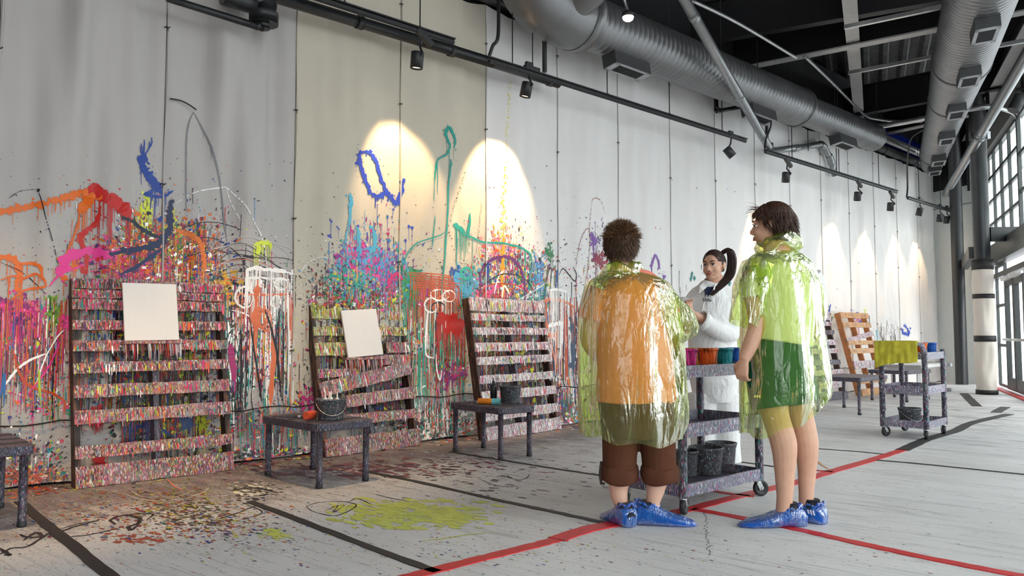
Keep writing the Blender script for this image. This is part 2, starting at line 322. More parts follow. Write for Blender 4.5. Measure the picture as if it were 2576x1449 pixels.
# ================================================================ curtain wall
HTOP = 4.52; PW = 1.082; SPLIT = .40; K0, K1 = -7, 12
def disp(s, z):
    k = math.floor(s/PW); u = s/PW-k; rr = random.Random(k*13+5); p1, p2, p3 = rr.random(), rr.random(), rr.random()
    e = min(u, 1-u)*2; env = min(1, e*2.2)
    A = .046 if k < -2 else (.011 if k < 7 else .02)
    up = .45+.55*sm(.8, 3.8, z)
    d = A*up*(math.sin(6.28*(1.7*u+.28*z*(1 if p1 > .4 else -1)+p1))+.6*math.sin(6.28*(3.3*u-.2*z+p2))+.35*math.sin(6.28*(5.6*u+.1*z+p3)))
    d += .035*math.sin(math.pi*u)
    # pinches where ropes lace neighbouring sheets
    for zz in ((3.15, 1.95) if k < 7 else (3.0, 1.25)):
        q = (abs(z-zz)/.5); d -= .02*math.exp(-q*q)*(1-env)+.012*math.exp(-q*q)*math.sin(6.28*(e*2.2-q*.6))*(1 if k >= 7 else .4)
    if k >= 6:
        for ue in (0, 1):
            for zz in (3.0, 1.25):
                du = abs(u-ue)*PW; dz = z-zz; r_ = math.hypot(du, dz); d += .030*math.exp(-r_/.30)*math.sin(math.atan2(dz, du+.001)*5+ue)
    if z < 1.4: d += .008*noise.noise(Vector((s*5, z*5, 0)))
    return d*env+.004
wall_mb = MB(); a, b = W(-8.2, 0, -.14), W(13.6, 0, -.14)
wall_mb.bar(a+Vector((0, 0, 3.1)), b+Vector((0, 0, 3.1)), .12, 6.2)
struct('wall_left', wall_mb, 'wall_dark', 'dark wall hidden behind the hanging canvases', 'wall')
LAB = {-7: 'outermost left', -6: 'out-of-frame left', -5: 'leftmost', -4: 'orange-and-red splashed', -3: 'grey wavy', -2: 'beige', -1: 'second beige', 0: 'spotlit pale'}
panels = {}
for k in range(K0, K1+1):
    s0, s1 = k*PW+.0022, (k+1)*PW-.0022
    top = HTOP
    col = 'canvas_grey' if k < -2 else ('canvas_beige' if k < 0 else 'canvas_white' if k < 4 else 'canvas_white_lit')
    nm = {-7: 'grey canvas sheet hanging outside the left edge of view', -6: 'grey canvas sheet beside the left edge of view', -5: 'grey canvas sheet at the left edge with orange scribbles', -4: 'grey canvas sheet behind the first pallet with red and blue splashes',
          -3: 'grey canvas sheet with neon yellow and white drips', -2: 'beige canvas sheet with a cobalt blue looped stroke', -1: 'beige canvas sheet with tall teal line drips', 0: 'white canvas sheet lit by the brightest spotlight pool',
          1: 'white canvas sheet just left of the short-haired woman', 2: 'white canvas sheet behind the short-haired woman', 3: 'white canvas sheet with a purple loop by her shoulder', 4: 'white canvas sheet left of the coverall woman',
          5: 'white canvas sheet behind the coverall woman', 6: 'white canvas sheet behind the man head', 7: 'white canvas sheet right of the man head', 8: 'white canvas sheet above the bare wooden pallet',
          9: 'white canvas sheet above the yellow towel cart', 10: 'white canvas sheet with a small blue blot', 11: 'white canvas sheet last but one toward the columns', 12: 'white canvas sheet at the far end beside the dark column'}[k]
    root = empty('canvas_sheet', W((s0+s1)/2, 0), WANG, nm, 'curtain', 'hanging canvas sheets'); panels[k] = root
    root_inv = Matrix.Rotation(-WANG, 4, 'Z') @ Matrix.Translation(-root.location)
    sag = R.uniform(.03, .08)
    def fn(u, v):
        s = s0+(s1-s0)*u; zt = top-sag*math.sin(math.pi*u)-.03*math.sin(2*math.pi*u)**2*.5
        z = SPLIT+(zt-SPLIT)*v; return root_inv @ W(s, z, disp(s, z))
    nu = 30 if k < 3 else 20
    m = MB(); m.grid(fn, nu, 60 if k < 3 else 44); o = m.build('cloth', col, root)
    def fn2(u, v):
        s = s0+(s1-s0)*u; z = .012+(SPLIT+.03-.012)*v+.006*math.sin(s*9)
        return root_inv @ W(s, z, .016+.02*(1-v)**2+.012*noise.noise(Vector((s*3.3, z*4, 3)))+disp(s, z)*.5+(.06*(1-v)**3*abs(noise.noise(Vector((s*2.2, 0, 7))))))
    m = MB(); m.grid(fn2, nu, 12); o = m.build('lower_skirt', 'canvas_grey' if k < 2 else 'canvas_white', root)
    # hem cord along the skirt
    m = MB(); m.tube([root_inv @ W(s0+(s1-s0)*i/10, SPLIT+.02+.012*math.sin(i*1.3+k), .03+disp(s0+(s1-s0)*i/10, SPLIT)) for i in range(11)], .005, 5); m.build('hem_cord', 'rope', root)
    # ties at the right-hand seam and the slack lacing between them
    for zz in (3.15, 1.95, .95, 4.3) if k < 7 else (3.0, 1.25, 2.2, 4.3):
        m = MB(); zt = zz+R.uniform(-.25, .25); ss = (k+1)*PW
        m.tube([root_inv @ W(ss-.022, zt-.006, .012), root_inv @ W(ss-.008, zt+.004, .022), root_inv @ W(ss+.008, zt-.004, .022), root_inv @ W(ss+.02, zt+.01, .012)], .004, 5)
        m.tube([root_inv @ W(ss, zt, .02), root_inv @ W(ss+R.uniform(-.03, .03), zt-.03, .028)], .0025, 4); m.build('tie', 'rope', root)
    # edge binding seen as a pale fold beside each dark gap
    m = MB(); m.tube([root_inv @ W(s0+.006+.006*math.sin(i*.7+k), .42+i*(top-.46)/24, .012) for i in range(25)], .007, 6); m.build('edge_fold', col, root)
# loose wire tied to a seam
m = MB(); m.tube(catmull([W(*sz(x, y), .04) for x, y in ((423, 251), (450, 256), (472, 267), (489, 279))], 6), .005, 6)
tag(m.build('loose_wire', 'rope'), 'short black wire sticking out from the seam between grey canvases', 'wire')
# header pipe carrying the sheets
m = MB(); m.cyl(W(-7.5, HTOP+.09, .03), W(12.9, HTOP+.09, .03), .085, 16)
hp = m.build('header_pipe', 'pipe_grey'); tag(hp, 'long dark pipe along the top edge of the canvases', 'pipe')
for i in range(20):
    m = MB(); s = -2+i*.76; m.cyl(W(s, HTOP+.09, .03), W(s+.03, HTOP+.09, .03), .092, 16); m.build('coupling', 'black_metal', hp)
m = MB(); m.cyl(W(7.2, HTOP+.24, .16), W(12.9, HTOP+.24, .16), .075, 14); tag(m.build('upper_pipe', 'zinc'), 'pale metal pipe above the far canvases beside the blue tarp', 'pipe')
m = MB(); m.grid(lambda u, v: W(6.0+u*6.8, HTOP+.02+v*.55, -.02+.05*noise.noise(Vector((u*14, v*5, 0)))), 50, 6); tag(m.build('blue_tarp', 'blue_tarp', solid=.003), 'crumpled blue tarp behind the pipes above the far canvases', 'tarp')

# ================================================================ right facade, white wall, columns
FA = Vector((9.4, 15.0, 0)); FD = Vector((-.45, -1, 0)).normalized(); FN = Vector((FD.y, -FD.x, 0))   # runs back towards the camera, FN points into the room
if FN.dot(Vector((-1, 0, 0))) < 0: FN = -FN
def FP(a, z, off=0.0): return FA+FD*a+FN*off+Vector((0, 0, z))
m = MB(); e0 = W(12.95, 0, -.05); e1 = FP(-.6, 0, 0)
m.bar(e0+Vector((0, 0, 2.05)), e1+Vector((0, 0, 2.05)), .12, 4.1)
struct('wall_far', m, 'wall_white', 'white end wall behind the two dark columns', 'wall')
m = MB(); m.bar(e0+Vector((0, 0, 4.9))+(e1-e0)*-.3, e1+Vector((0, 0, 4.9)), .12, 1.6); struct('wall_far_upper', m, 'dark_steel', 'dark band of wall above the white end wall', 'wall')
m = MB(); dv = (e1-e0).normalized(); off = Vector((dv.y, -dv.x, 0))*.066; m.bar(e0+off+Vector((0, 0, 3.72)), e1+off+Vector((0, 0, 3.72)), .01, .018); struct('trim_1', m, 'soffit', 'thin horizontal joint on the white end wall', 'trim')
LF = 19.0
def window(n, a0, a1, z0, z1, nx, nz, label, fr=.06, dpth=.05):
    root = empty('window_%d' % n, FP((a0+a1)/2, z0), 0, label, 'window'); root['kind'] = 'structure'; inv = Matrix.Translation(-root.location)
    for i in range(nx+1):
        a = a0+(a1-a0)*i/nx; m = MB(); m.bar(inv @ FP(a, z0), inv @ FP(a, z1), fr, dpth, FN); m.build('mullion', 'frame_alu', root)
    for j in range(nz+1):
        z = z0+(z1-z0)*j/nz; m = MB(); m.bar(inv @ FP(a0, z), inv @ FP(a1, z), dpth*.9, fr*.9); m.build('transom', 'frame_alu', root)
    for i in range(nx):
        for j in range(nz):
            m = MB(); A = a0+(a1-a0)*(i+.5)/nx; Z = z0+(z1-z0)*(j+.5)/nz; w = (a1-a0)/nx; h = (z1-z0)/nz
            m.bar(inv @ FP(A-w/2, Z, -.03), inv @ FP(A+w/2, Z, -.03), .012, h); m.build('pane', 'glass', root)
    return root
window(1, -.7, 2.7, 2.72, 4.55, 4, 4, 'tall grid of grey window panes above the entrance, nearest the columns')
window(2, 2.75, LF, 2.72, 4.55, 15, 3, 'grid of grey window panes running on toward the right')
window(3, .02, 1.0, .06, 2.3, 1, 3, 'narrow glazed sidelight left of the entrance door')
window(4, 4.3, LF, .06, 2.3, 12, 2, 'ground floor glazing right of the entrance doors')
def door(n, a0, a1, label):
    root = empty('door_%d' % n, FP((a0+a1)/2, 0), 0, label, 'door'); root['kind'] = 'structure'; inv = Matrix.Translation(-root.location)
    for a in (a0+.06, a1-.06): m = MB(); m.bar(inv @ FP(a, .03), inv @ FP(a, 2.0), .10, .07, FN); m.build('stile', 'door_alu', root)
    for z, h in ((.14, .22), (1.93, .12)): m = MB(); m.bar(inv @ FP(a0+.06, z), inv @ FP(a1-.06, z), .07, h); m.build('rail', 'door_alu', root)
    m = MB(); m.bar(inv @ FP(a0+.1, 1.08, 0), inv @ FP(a1-.1, 1.08, 0), .012, 1.72); m.build('pane', 'glass', root)
    m = MB(); m.tube([inv @ FP(a0+.1, .92, .03), inv @ FP(a0+.12, .92, .09), inv @ FP(a1-.12, .92, .09), inv @ FP(a1-.1, .92, .03)], .022, 8); m.build('push_bar', 'white_metal', root)
    m = MB(); m.bar(inv @ FP(a0+.15, 2.0, .07), inv @ FP(a1-.15, 2.0, .07), .08, .07); m.build('closer', 'white_metal', root)
    return root
door(1, 1.05, 1.95, 'dark glazed entrance door nearest the wrapped column'); door(2, 1.97, 2.87, 'second dark glazed entrance door at the right edge')
door(3, 3.2, 4.1, 'third dark glazed entrance door further right')
m = MB(); m.bar(FP(-.7, 2.52, .02), FP(LF, 2.52, .02), .22, .36); struct('trim_2', m, 'frame_alu', 'deep grey metal band between doors and upper windows', 'trim')
m = MB(); m.bar(FP(-.7, 2.12), FP(LF, 2.12), .12, .09); struct('trim_3', m, 'frame_alu', 'grey door head rail of the entrance front', 'trim')
m = MB(); m.bar(FP(-.9, 4.95), FP(LF, 4.95), .2, .72); struct('wall_right_upper', m, 'soffit', 'grey wall band over the upper windows', 'wall')
m = MB(); m.bar(FP(-.1, .012, .14), FP(LF, .012, .14), .09, .022); struct('trim_4', m, 'tape_red', 'red threshold strip along the foot of the entrance front', 'trim')
m = MB(); m.cyl(zp(2420, 967), zp(2420, 967)+Vector((0, 0, 5.6)), .115, 28); col1 = tag(m.build('steel_column', 'column_paint'), 'slim dark round column beside the end of the canvases', 'column')
cb = zp(2494, 993)+Vector((0, 0.12, 0))
root = empty('wrapped_column', cb, 0, 'dark round column wrapped in beige cloth held by black bands', 'column')
m = MB(); m.cyl((0, 0, 0), (0, 0, 5.6), .128, 32); m.build('shaft', 'column_paint', root)
def wrapf(u, v):
    z = .03+v*2.13; a = u*6.2832; z_ = z
    pin = min(abs(z-b) for b in (.05, .95, 1.66, 2.16)); r = .152+.012*sm(0, .25, pin)+.008*math.sin(a*3+z*7)*sm(0, .12, pin)+.018*sm(0, .1, pin)*noise.noise(Vector((math.cos(a)*2, math.sin(a)*2, z*3)))
    return Vector((math.cos(a)*r, math.sin(a)*r, z))
m = MB(); m.grid(wrapf, 48, 50); m.build('cloth_wrap', 'canvas_wrap', root)
for z, h in ((.04, .07), (.94, .10), (1.66, .075), (2.20, .17)):
    m = MB(); m.lathe([(.15, z-h/2), (.168, z-h/2), (.168, z+h/2), (.15, z+h/2)], seg=32); m.build('black_band', 'tape_black', root)
m = MB(); a = zp(2420, 967)+Vector((.1, -.05, 2.42)); m.bar(a, cb+Vector((-.1, .1, 2.42)), .12, .2); tag(m.build('tie_beam', 'column_paint'), 'short dark beam joining the two columns', 'beam')
m = MB(); m.bar(cb+Vector((.12, -.02, 2.72)), cb+Vector((1.5, -.2, 2.72)), .14, .24); tag(m.build('tie_beam', 'column_paint'), 'dark box beam from the wrapped column to the right', 'beam')
# unseen wall added at the left end to block light and darken that side
m = MB(); a = W(-8.2, 3.1, -.1); m.bar(a, a+WN*9.0, .12, 6.2); struct('wall_light_block', m, 'canvas_grey', 'unseen wall added far to the left to block light', 'wall')

# ================================================================ ceiling deck, beams
ZD = 5.75
RD = Vector((.46, 1, 0)).normalized(); RX = Vector((RD.y, -RD.x, 0))
m = MB()
prof = [(0, 0), (.06, .075), (.17, .075), (.23, 0), (.30, 0)]
x = -14.0; pts = []
while x < 2.9:
    for a, z in prof[:-1]: pts.append((x+a, z))
    x += .30
L0, L1 = -2.5, 21.0
vs = []
for a, z in pts:
    for L in (L0, L1): vs.append(RX*a+RD*L+Vector((0, 0, ZD+z)))
m.add(vs, [(2*i, 2*i+1, 2*i+3, 2*i+2) for i in range(len(pts)-1)])
ceil = struct('ceiling', m, 'deck', 'dark corrugated metal roof deck', 'ceiling')
m = MB(); m.grid(lambda u, v: RX*(-14+16.9*u)+RD*(-2.5+23.5*v)+Vector((0, 0, ZD+.16)), 2, 2, False); tag(m.build('roof_slab', 'deck', ceil, solid=.04), 'roof slab over the deck')
def ibeam(a, b, h, w, label, mat='dark_steel', fl='dark_steel'):
    root = empty('steel_beam', a, 0, label, 'beam'); o = Vector(a); a = Vector((0, 0, 0)); b = Vector(b)-o
    m = MB(); m.bar(a, b, .014, h); m.build('web', mat, root)
    z = Vector((0, 0, h/2)); m = MB(); m.bar(a+z, b+z, w, .02); m.build('top_flange', mat, root)
    m = MB(); m.bar(a-z, b-z, w, .022); m.build('bottom_flange', fl, root); return root
def ext(a, b, e0, e1): d = (b-a).normalized(); return a-d*e0, b+d*e1
zb = 5.0
a, b = ext(zp(1905, 165, zb), zp(2370, 72, zb), 1.1, 2.6); ibeam(a+Vector((0, 0, .28)), b+Vector((0, 0, .28)), .56, .16, 'deep dark roof beam with a pale lower flange', fl='beam_flange')
a, b = ext(zp(1800, 104, zb+.1), zp(2390, 0, zb+.1), .8, 2.6); ibeam(a+Vector((0, 0, .28)), b+Vector((0, 0, .28)), .56, .14, 'deep dark roof beam nearest the camera')
a, b = ext(zp(2180, 285, zb), zp(2345, 255, zb), 1.5, 4.2); ibeam(a+Vector((0, 0, .25)), b+Vector((0, 0, .25)), .5, .14, 'dark roof beam behind the short ceiling strut', fl='dark_steel')
a, b = ext(zp(2236, 335, zb), zp(2340, 312, zb), 1.0, 4.2); ibeam(a+Vector((0, 0, .22)), b+Vector((0, 0, .22)), .45, .16, 'far roof beam with pale flange above the far canvases', fl='beam_flange')
a, b = zp(2137, 0, zb+.05), zp(2161, 292, zb+.05); a, b = ext(a, b, 2.5, .3); ibeam(a+Vector((0, 0, .2)), b+Vector((0, 0, .2)), .4, .17, 'roof beam with pale flange running away between the ducts', fl='beam_flange')
a, b = zp(2576, 100, zb+.05), zp(2470, 290, zb+.05); a, b = ext(a, b, 2.5, 3.3); ibeam(a+Vector((0, 0, .2)), b+Vector((0, 0, .2)), .4, .22, 'roof beam with pale flange beside the window front', fl='beam_flange')
def strut(name, px, z, r, label, mat='zinc', cat='strut', n=6, sq=None):
    P = [zp(x, y, zz) for (x, y), zz in zip(px, z if isinstance(z, (list, tuple)) else [z]*len(px))]
    m = MB()
    if sq: m.bar(P[0], P[-1], sq, sq)
    else: m.tube(catmull(P, n) if len(P) > 2 else P, r, 10)
    return tag(m.build(name, mat), label, cat)
strut('channel_strut', [(2124, 69), (2385, 14)], 4.85, .03, 'bright channel strut hanging below the nearest roof beam', sq=.05)
strut('channel_strut', [(2134, 184), (2366, 139)], 4.85, .03, 'bright channel strut below the corrugated bay', sq=.05)
strut('conduit', [(1738, 0), (1860, 60), (2002, 145)], 4.75, .022, 'thin metal conduit running from the top edge to the pale beam')
strut('conduit', [(2022, 140), (2090, 205), (2172, 286), (2210, 300), (2270, 306), (2320, 306)], 4.75, .022, 'thin metal conduit bending toward the right duct')
strut('conduit', [(2200, 320), (2300, 303), (2420, 278), (2490, 268), (2530, 275), (2556, 290), (2566, 330), (2570, 420)], [4.6]*6+[4.4, 4.0], .045, 'thick bright conduit curving down at the window front')
strut('conduit', [(2500, 117), (2576, 103)], 4.8, .03, 'bright strut at the right edge by the right duct', sq=.05)
strut('cable', [(2330, 322), (2295, 345), (2286, 375), (2282, 420), (2283, 470), (2281, 495)], [4.6, 4.55, 4.4, 4.2, 3.95, 3.72], .016, 'black flexible cable dropping to the far light track', 'black_metal', 'cable')
strut('cable', [(1930, 265), (1940, 310), (1927, 350), (1924, 374)], [4.2, 3.95, 3.75, 3.6], .014, 'black flexible cable dropping to the middle light track', 'black_metal', 'cable')
strut('cable', [(1254, -10), (1253, 90), (1240, 115), (1231, 140)], [4.4, 3.9, 3.8, 3.72], .018, 'black flexible cable dropping to the long light track', 'black_metal', 'cable')
# braces: straight grey tubes from the roof down to the wall line
def brace(a, b, r, label, cl=()):
    root = empty('pipe_brace', b, 0, label, 'brace'); o = Vector(b); a = Vector(a)-o
    m = MB(); m.cyl(Vector((0, 0, 0)), a, r, 18); m.build('tube', 'tube_steel', root)
    for f in cl:
        p = a*f; d = a.normalized(); m = MB(); m.cyl(p-d*.05, p+d*.05, r*1.06, 18); m.build('joint', 'tube_steel', root)
    x, y = frame(a); m = MB(); m.box(a.normalized()*.02, (.05, .12, .12), Matrix((a.normalized(), x, y)).transposed()); m.build('end_plate', 'tube_steel', root); return root
b1 = pl(1935, 372, .45); d1 = pl(1722, 0, 1.5)
brace(ext(d1, b1, .8, 0)[0], b1, .058, 'grey diagonal tube brace crossing the left duct', (.35, .76))
b2 = pl(2380, 487, .35); a2 = dp(2576, 150, 9.5); br = brace(ext(a2, b2, 1.2, 0)[0], b2, .075, 'grey diagonal tube brace in front of the columns', (.5,))
q = dp(2462, 332, 12.5); m = MB(); dq = (a2-b2).normalized(); p = (b2+dq*((q-b2).dot(dq)))-b2
m.cyl(p-dq*.06, p+dq*.06, .1, 14); xx, yy = frame(dq); m.box(p+xx*.12, (.05, .05, .12)); m.box(p-xx*.12, (.05, .05, .12)); m.build('clamp', 'tube_steel', br)
# elbowed drain pipes
def pipe(px, offs, r, label, mat='black_pipe', elbows=True, cat='pipe', name='drain_pipe', sleeve=None):
    P = [pl(x, y, o) for (x, y), o in zip(px, offs)]; root = empty(name, P[0], 0, label, cat); o = P[0]; P = [p-o for p in P]
    m = MB()
    for a, b in zip(P, P[1:]): m.cyl(a, b, r, 16)
    m.build('tube', mat, root)
    if elbows:
        for i in range(1, len(P)-1):
            m = MB(); da = (P[i-1]-P[i]).normalized(); db = (P[i+1]-P[i]).normalized(); k = min(r*2.2, .09)
            m.tube(catmull([P[i]+da*k, P[i]+(da+db)*k*.28, P[i]+db*k], 4), r*1.22, 16); m.build('elbow', mat, root)
    return root
pipe([(1937, 380), (2000, 373), (2068, 362), (2090, 400), (2100, 442)], [.3, .2, .12, .12, .12], .05, 'grey drain pipe elbow on the canvas above the second track', 'tube_steel')
pipe([(1801, 215), (1802, 280), (1870, 268)], [.15, .15, .3], .03, 'thin dark elbowed pipe under the left duct')
pipe([(420, -5), (662, 71), (664, 50)], [.3, .3, .3], .028, 'thin dark pipe at the top left ending in an elbow')
rt = pipe([(560, -12), (640, 12)], [.3, .3], .075, 'thick dark pipe with a heavy elbow fitting at the top left', elbows=False)
o = rt.location; c = pl(664, 15, .3)-o
m = MB(); m.tube([c+WD*-.10+Vector((0, 0, .05)), c+WD*-.02+Vector((0, 0, .03)), c+Vector((0, 0, .0)), c+Vector((0, 0, -.09))], [.085, .1, .105, .09], 18); m.build('elbow', 'black_pipe', rt)
m = MB(); m.cyl(c+Vector((0, 0, -.06)), c+Vector((0, 0, -.15)), .115, 18); m.cyl(c+Vector((0, 0, -.15)), c+Vector((0, 0, -.19)), .05, 12); m.build('flange', 'black_pipe', rt)
m = MB(); m.cyl(c+WD*-.18+Vector((0, 0, .07)), c+WD*-.14+Vector((0, 0, .065)), .095, 18); m.build('coupling', 'black_pipe', rt)
for xx in (.1, -.1): m = MB(); m.cyl(c+WD*xx+Vector((0, 0, -.08)), c+WD*xx+Vector((0, 0, -.13)), .018, 8); m.build('bolt', 'black_pipe', rt)
bp = pipe([(690, -9), (1240, 158), (1405, 210)], [.28, .28, .28], .052, 'long black pipe crossing behind the nearer light tracks', elbows=False)
pa, pb = pl(690, -9, .28), pl(1405, 210, .28)
for f in (.24, .55, .96): m = MB(); q = (pb-pa)*f; dd = (pb-pa).normalized(); m.cyl(q-dd*.03, q+dd*.03, .06, 16); m.build('coupling', 'black_metal', bp)
# ================================================================ ducts
def duct(name, label, path, rads, rib=.085, seg=40):
    root = empty(name, path[0], 0, label, 'duct'); o = Vector(path[0]); P = [Vector(p)-o for p in path]
    for i in range(len(P)-1):
        a, b = P[i], P[i+1]; L = (b-a).length; d = (b-a)/L; r0, r1 = rads[i]
        pp = []; rr = []; n = max(2, int(L/rib))
        for k in range(n):
            for f, q in ((0, 0), (.80, 0), (.87, .0035), (.94, .0035)):
                tt = (k+f)/n
                pp.append(a+d*(L*tt)); rr.append(r0+(r1-r0)*tt+q)
        pp.append(b); rr.append(r1); m = MB(); m.tube(pp, rr, seg, True); m.build('spiral_section', 'duct_sheet', root)
        if i: m = MB(); m.cyl(a-d*.03, a+d*.03, max(r0, rads[i-1][1])+.012, seg); m.build('collar', 'duct_sheet', root)
    return root
def ventbox(root, c, d, outv, L, Wd, Hh, label=None):
    c = Vector(c)-root.location; d = Vector(d).normalized(); u = -Vector(outv).normalized(); x = d.cross(u).normalized()
    rot = Matrix((x, d, u)).transposed(); m = MB(); m.box(c, (Wd, L, Hh), rot); o = m.build('vent_box', 'vent_box', root)
    m = MB(); e = c-u*(Hh/2+.002)
    for sx, sy, w, h in ((0, .5, 1, .14), (0, -.5, 1, .14), (.5, 0, .16, 1), (-.5, 0, .16, 1)):
        m.box(e+x*(sx*Wd*(1-w if w < 1 else 1)*(1 if w < 1 else 0))+d*(sy*L*(1-h if h < 1 else 1)*(1 if h < 1 else 0)), (Wd*w, L*h, .008), rot)
    m.build('grille_frame', 'vent_frame', o)
    m = MB(); m.box(e+u*.003, (Wd*.72, L*.76, .006), rot); m.build('grille_back', 'vent_dark', o)
    for k in range(12):
        m = MB(); f = (k+.5)/12-.5; m.box(e+d*(f*L*.74)-u*.002, (Wd*.7, .006, .006), rot); m.build('grille_bar', 'vent_box', o)
    return o
D1 = lambda px, py: pl(px, py, .62)
c1a = D1(1500, 20); zc = 4.40
def d1p(px):
    r = ray(px, 800); t_ = (.62-(OC-Q0).dot(WN))/r.dot(WN); p = OC+r*t_; p.z = zc; return p
pA, pB, pC, pD = d1p(1460), d1p(2018), d1p(2022), d1p(2210)
du1 = duct('spiral_duct', 'long grey spiral duct above the canvas wall with three vent boxes', [pA, pB, pC, pD], [(.285, .285), (.285, .225), (.225, .225)])
m = MB(); m.tube(catmull([pA-du1.location+WD*.02, pA-du1.location-WD*.35, pA-du1.location-WD*.75+Vector((0, 0, .15))+WN*.05, pA-du1.location-WD*1.0+Vector((0, 0, .7))+WN*.12, pA-du1.location-WD*1.05+Vector((0, 0, 1.35))+WN*.14], 6), .34, 40); m.build('elbow_section', 'duct_sheet', du1)
m = MB(); m.cyl(pA-du1.location-WD*.06, pA-du1.location+WD*.06, .352, 40); m.build('collar', 'duct_sheet', du1)
m = MB(); m.tube(catmull([pA-du1.location-WD*.3, pA-du1.location-WD*.3+WN*.5+Vector((0, 0, .25)), pA-du1.location-WD*.35+WN*.9+Vector((0, 0, .7)), pA-du1.location-WD*.35+WN*1.0+Vector((0, 0, 1.3))], 6), .25, 32); m.build('branch_section', 'duct_sheet', du1)
for px, L in ((1575, .62), (1912, .62), (2128, .6)):
    p = d1p(px); ov = (Vector((0, 0, -1))+WN*.18).normalized(); ventbox(du1, p+ov*(.34 if px < 2000 else .28)+WN*-.02, WD, ov, L, .19, .17)
q0 = zp(2470, -20, 4.45); q1 = zp(2392, 245, 4.45); q2 = zp(2345, 405, 4.45); q00 = q0-(q1-q0).normalized()*2.2
dd2 = (q2-q0).normalized()
du2 = duct('spiral_duct', 'wide spiral duct on the right running away from the camera, five vent boxes', [q00, zp(2420, 150, 4.45), q1, zp(2349, 385, 4.45), zp(2344, 412, 4.45)], [(.335, .335), (.335, .29), (.29, .235), (.20, .20)])
sd = Vector((dd2.y, -dd2.x, 0))
for (px, py, rr) in ((2500, -12, .335), (2462, 122, .325), (2424, 226, .29), (2396, 305, .27), (2376, 370, .245), (2368, 402, .21)):
    p = zp(px-22, py-6, 4.45); base_ = q0+dd2*((p-q0).dot(dd2)); ov = (sd*.05+Vector((0, 0, -1))).normalized()
    ventbox(du2, base_+ov*(rr+.03), dd2, ov, .46, .22, .15)
# hanger rods
def rod(px, py0, py1, off, r=.006, label='x', z2=None):
    a = pl(px, py1, off); m = MB(); m.cyl(a, Vector((a.x, a.y, z2 or ZD)), r, 6); return tag(m.build('hanger_rod', 'black_metal'), label, 'rod')
# ================================================================ light tracks and lamps
def track(pa, pb, off, label, n_rod, name='light_track'):
    a, b = pl(*pa, off), pl(*pb, off); zz = (a.z+b.z)/2; a.z = b.z = zz
    root = empty(name, a, 0, label, 'light track'); L = b-a
    m = MB(); m.bar((0, 0, 0), L, .036, .03); m.build('rail', 'black_metal', root)
    m = MB(); m.bar(Vector((0, 0, .028)), L+Vector((0, 0, .028)), .07, .012); m.build('rail_cap', 'black_metal', root)
    m = MB(); m.bar(Vector((0, 0, -.016)), L+Vector((0, 0, -.016)), .016, .01); m.build('conductor_slot', 'vent_dark', root)
    for i in range(n_rod):
        p = L*((i+.5)/n_rod if n_rod > 1 else .5)
        m = MB(); m.cyl(p+Vector((0, 0, .03)), Vector((p.x, p.y, ZD-zz)), .006, 6); m.build('hanger_rod', 'black_metal', root)
        m = MB(); m.cyl(p+Vector((0, 0, .02)), p+Vector((0, 0, .05)), .016, 8); m.build('rod_clip', 'black_metal', root)
    return root
TOFF = .5
track((760, -12), (1141, 104), TOFF, 'near black light track cut by the top edge', 2)
track((1231, 146), (1876, 360), TOFF, 'longest black light track in the middle', 4)
track((1925, 378), (2256, 487), TOFF, 'black light track right of the grey brace', 3)
track((2283, 497), (2392, 533), TOFF, 'short black light track at the far end', 2)
for px, py, lab in ((1370, 182, 'short black pipe stub holding the long light track'), (1930, 385, 'black pipe stub holding the middle light track')):
    a = pl(px, py, .46); m = MB(); m.bar(a, Vector((a.x, a.y, 4.62)), .035, .035, WN); tag(m.build('drop_strut', 'black_metal'), lab, 'strut')
def lamp(px, py, tilt, power, label, aim=(-.42, 0, -.9), lit=False, kink=False, blend=.5, size=60, at=None):
    p = at if at is not None else pl(px, py, TOFF); root = empty('track_light', p, WANG, label, 'spotlight', 'track spotlights')   # local x along wall, -y into room
    r, h = .058, .15
    ax = Vector(aim).normalized() if not isinstance(tilt, tuple) else Vector(tilt).normalized()      # axis in (wall-normal, along, z)
    d = Vector((ax.y, -ax.x, ax.z)); x, y = frame(d); rot = Matrix((x, y, d)).transposed()
    m = MB(); m.lathe([(.0, -h/2), (r*.96, -h/2), (r, -h/2+.004), (r, h/2), (r*.93, h/2), (r*.93, h/2-.02), (.0, h/2-.021)], seg=28, rot=rot); can = m.build('can', 'black_metal', root)
    m = MB(); m.lathe([(0, h/2-.019), (r*.9, h/2-.019)], seg=24, rot=rot); m.build('lens', 'lamp_face', can)
    top = Vector((.05, 0, .20))
    m = MB(); m.tube([d*-.03+x*r, d*-.05+x*(r+.02), Vector((.035, 0, .13)), top], .011, 8); m.build('arm', 'black_metal', root)
    m = MB(); ry = Matrix.Rotation(.55, 3, 'Y') if kink else Matrix.Identity(3); m.box(top+Vector((.03, 0, .035)), (.2, .05, .05), ry); m.build('driver_box', 'black_metal', root, bevel=.004)
    m = MB(); m.box(top+Vector((-.01, 0, .075)), (.09, .034, .04)); m.build('adapter', 'black_metal', root)
    if power:
        ld = bpy.data.lights.new('spot', 'SPOT'); ld.energy = power; ld.color = (1, .66, .34); ld.spot_size = math.radians(size); ld.spot_blend = blend; ld.shadow_soft_size = .03
        lo = bpy.data.objects.new('lamp_beam', ld); C.objects.link(lo); lo.parent = root
        q = Vector((aim[1], -aim[0], aim[2])).normalized(); lo.location = d*(h/2+.01); lo.rotation_euler = q.to_track_quat('-Z', 'Y').to_euler()
    return root
lamp(1049, 152, (-.12, 0, -1), 110, 'spotlight with a tilted driver on the near track', kink=True, aim=(-.42, .14, -.9), size=60)
lamp(1324, 226, (-.2, -.1, -1), 190, 'spotlight at the left end of the long track', size=60)
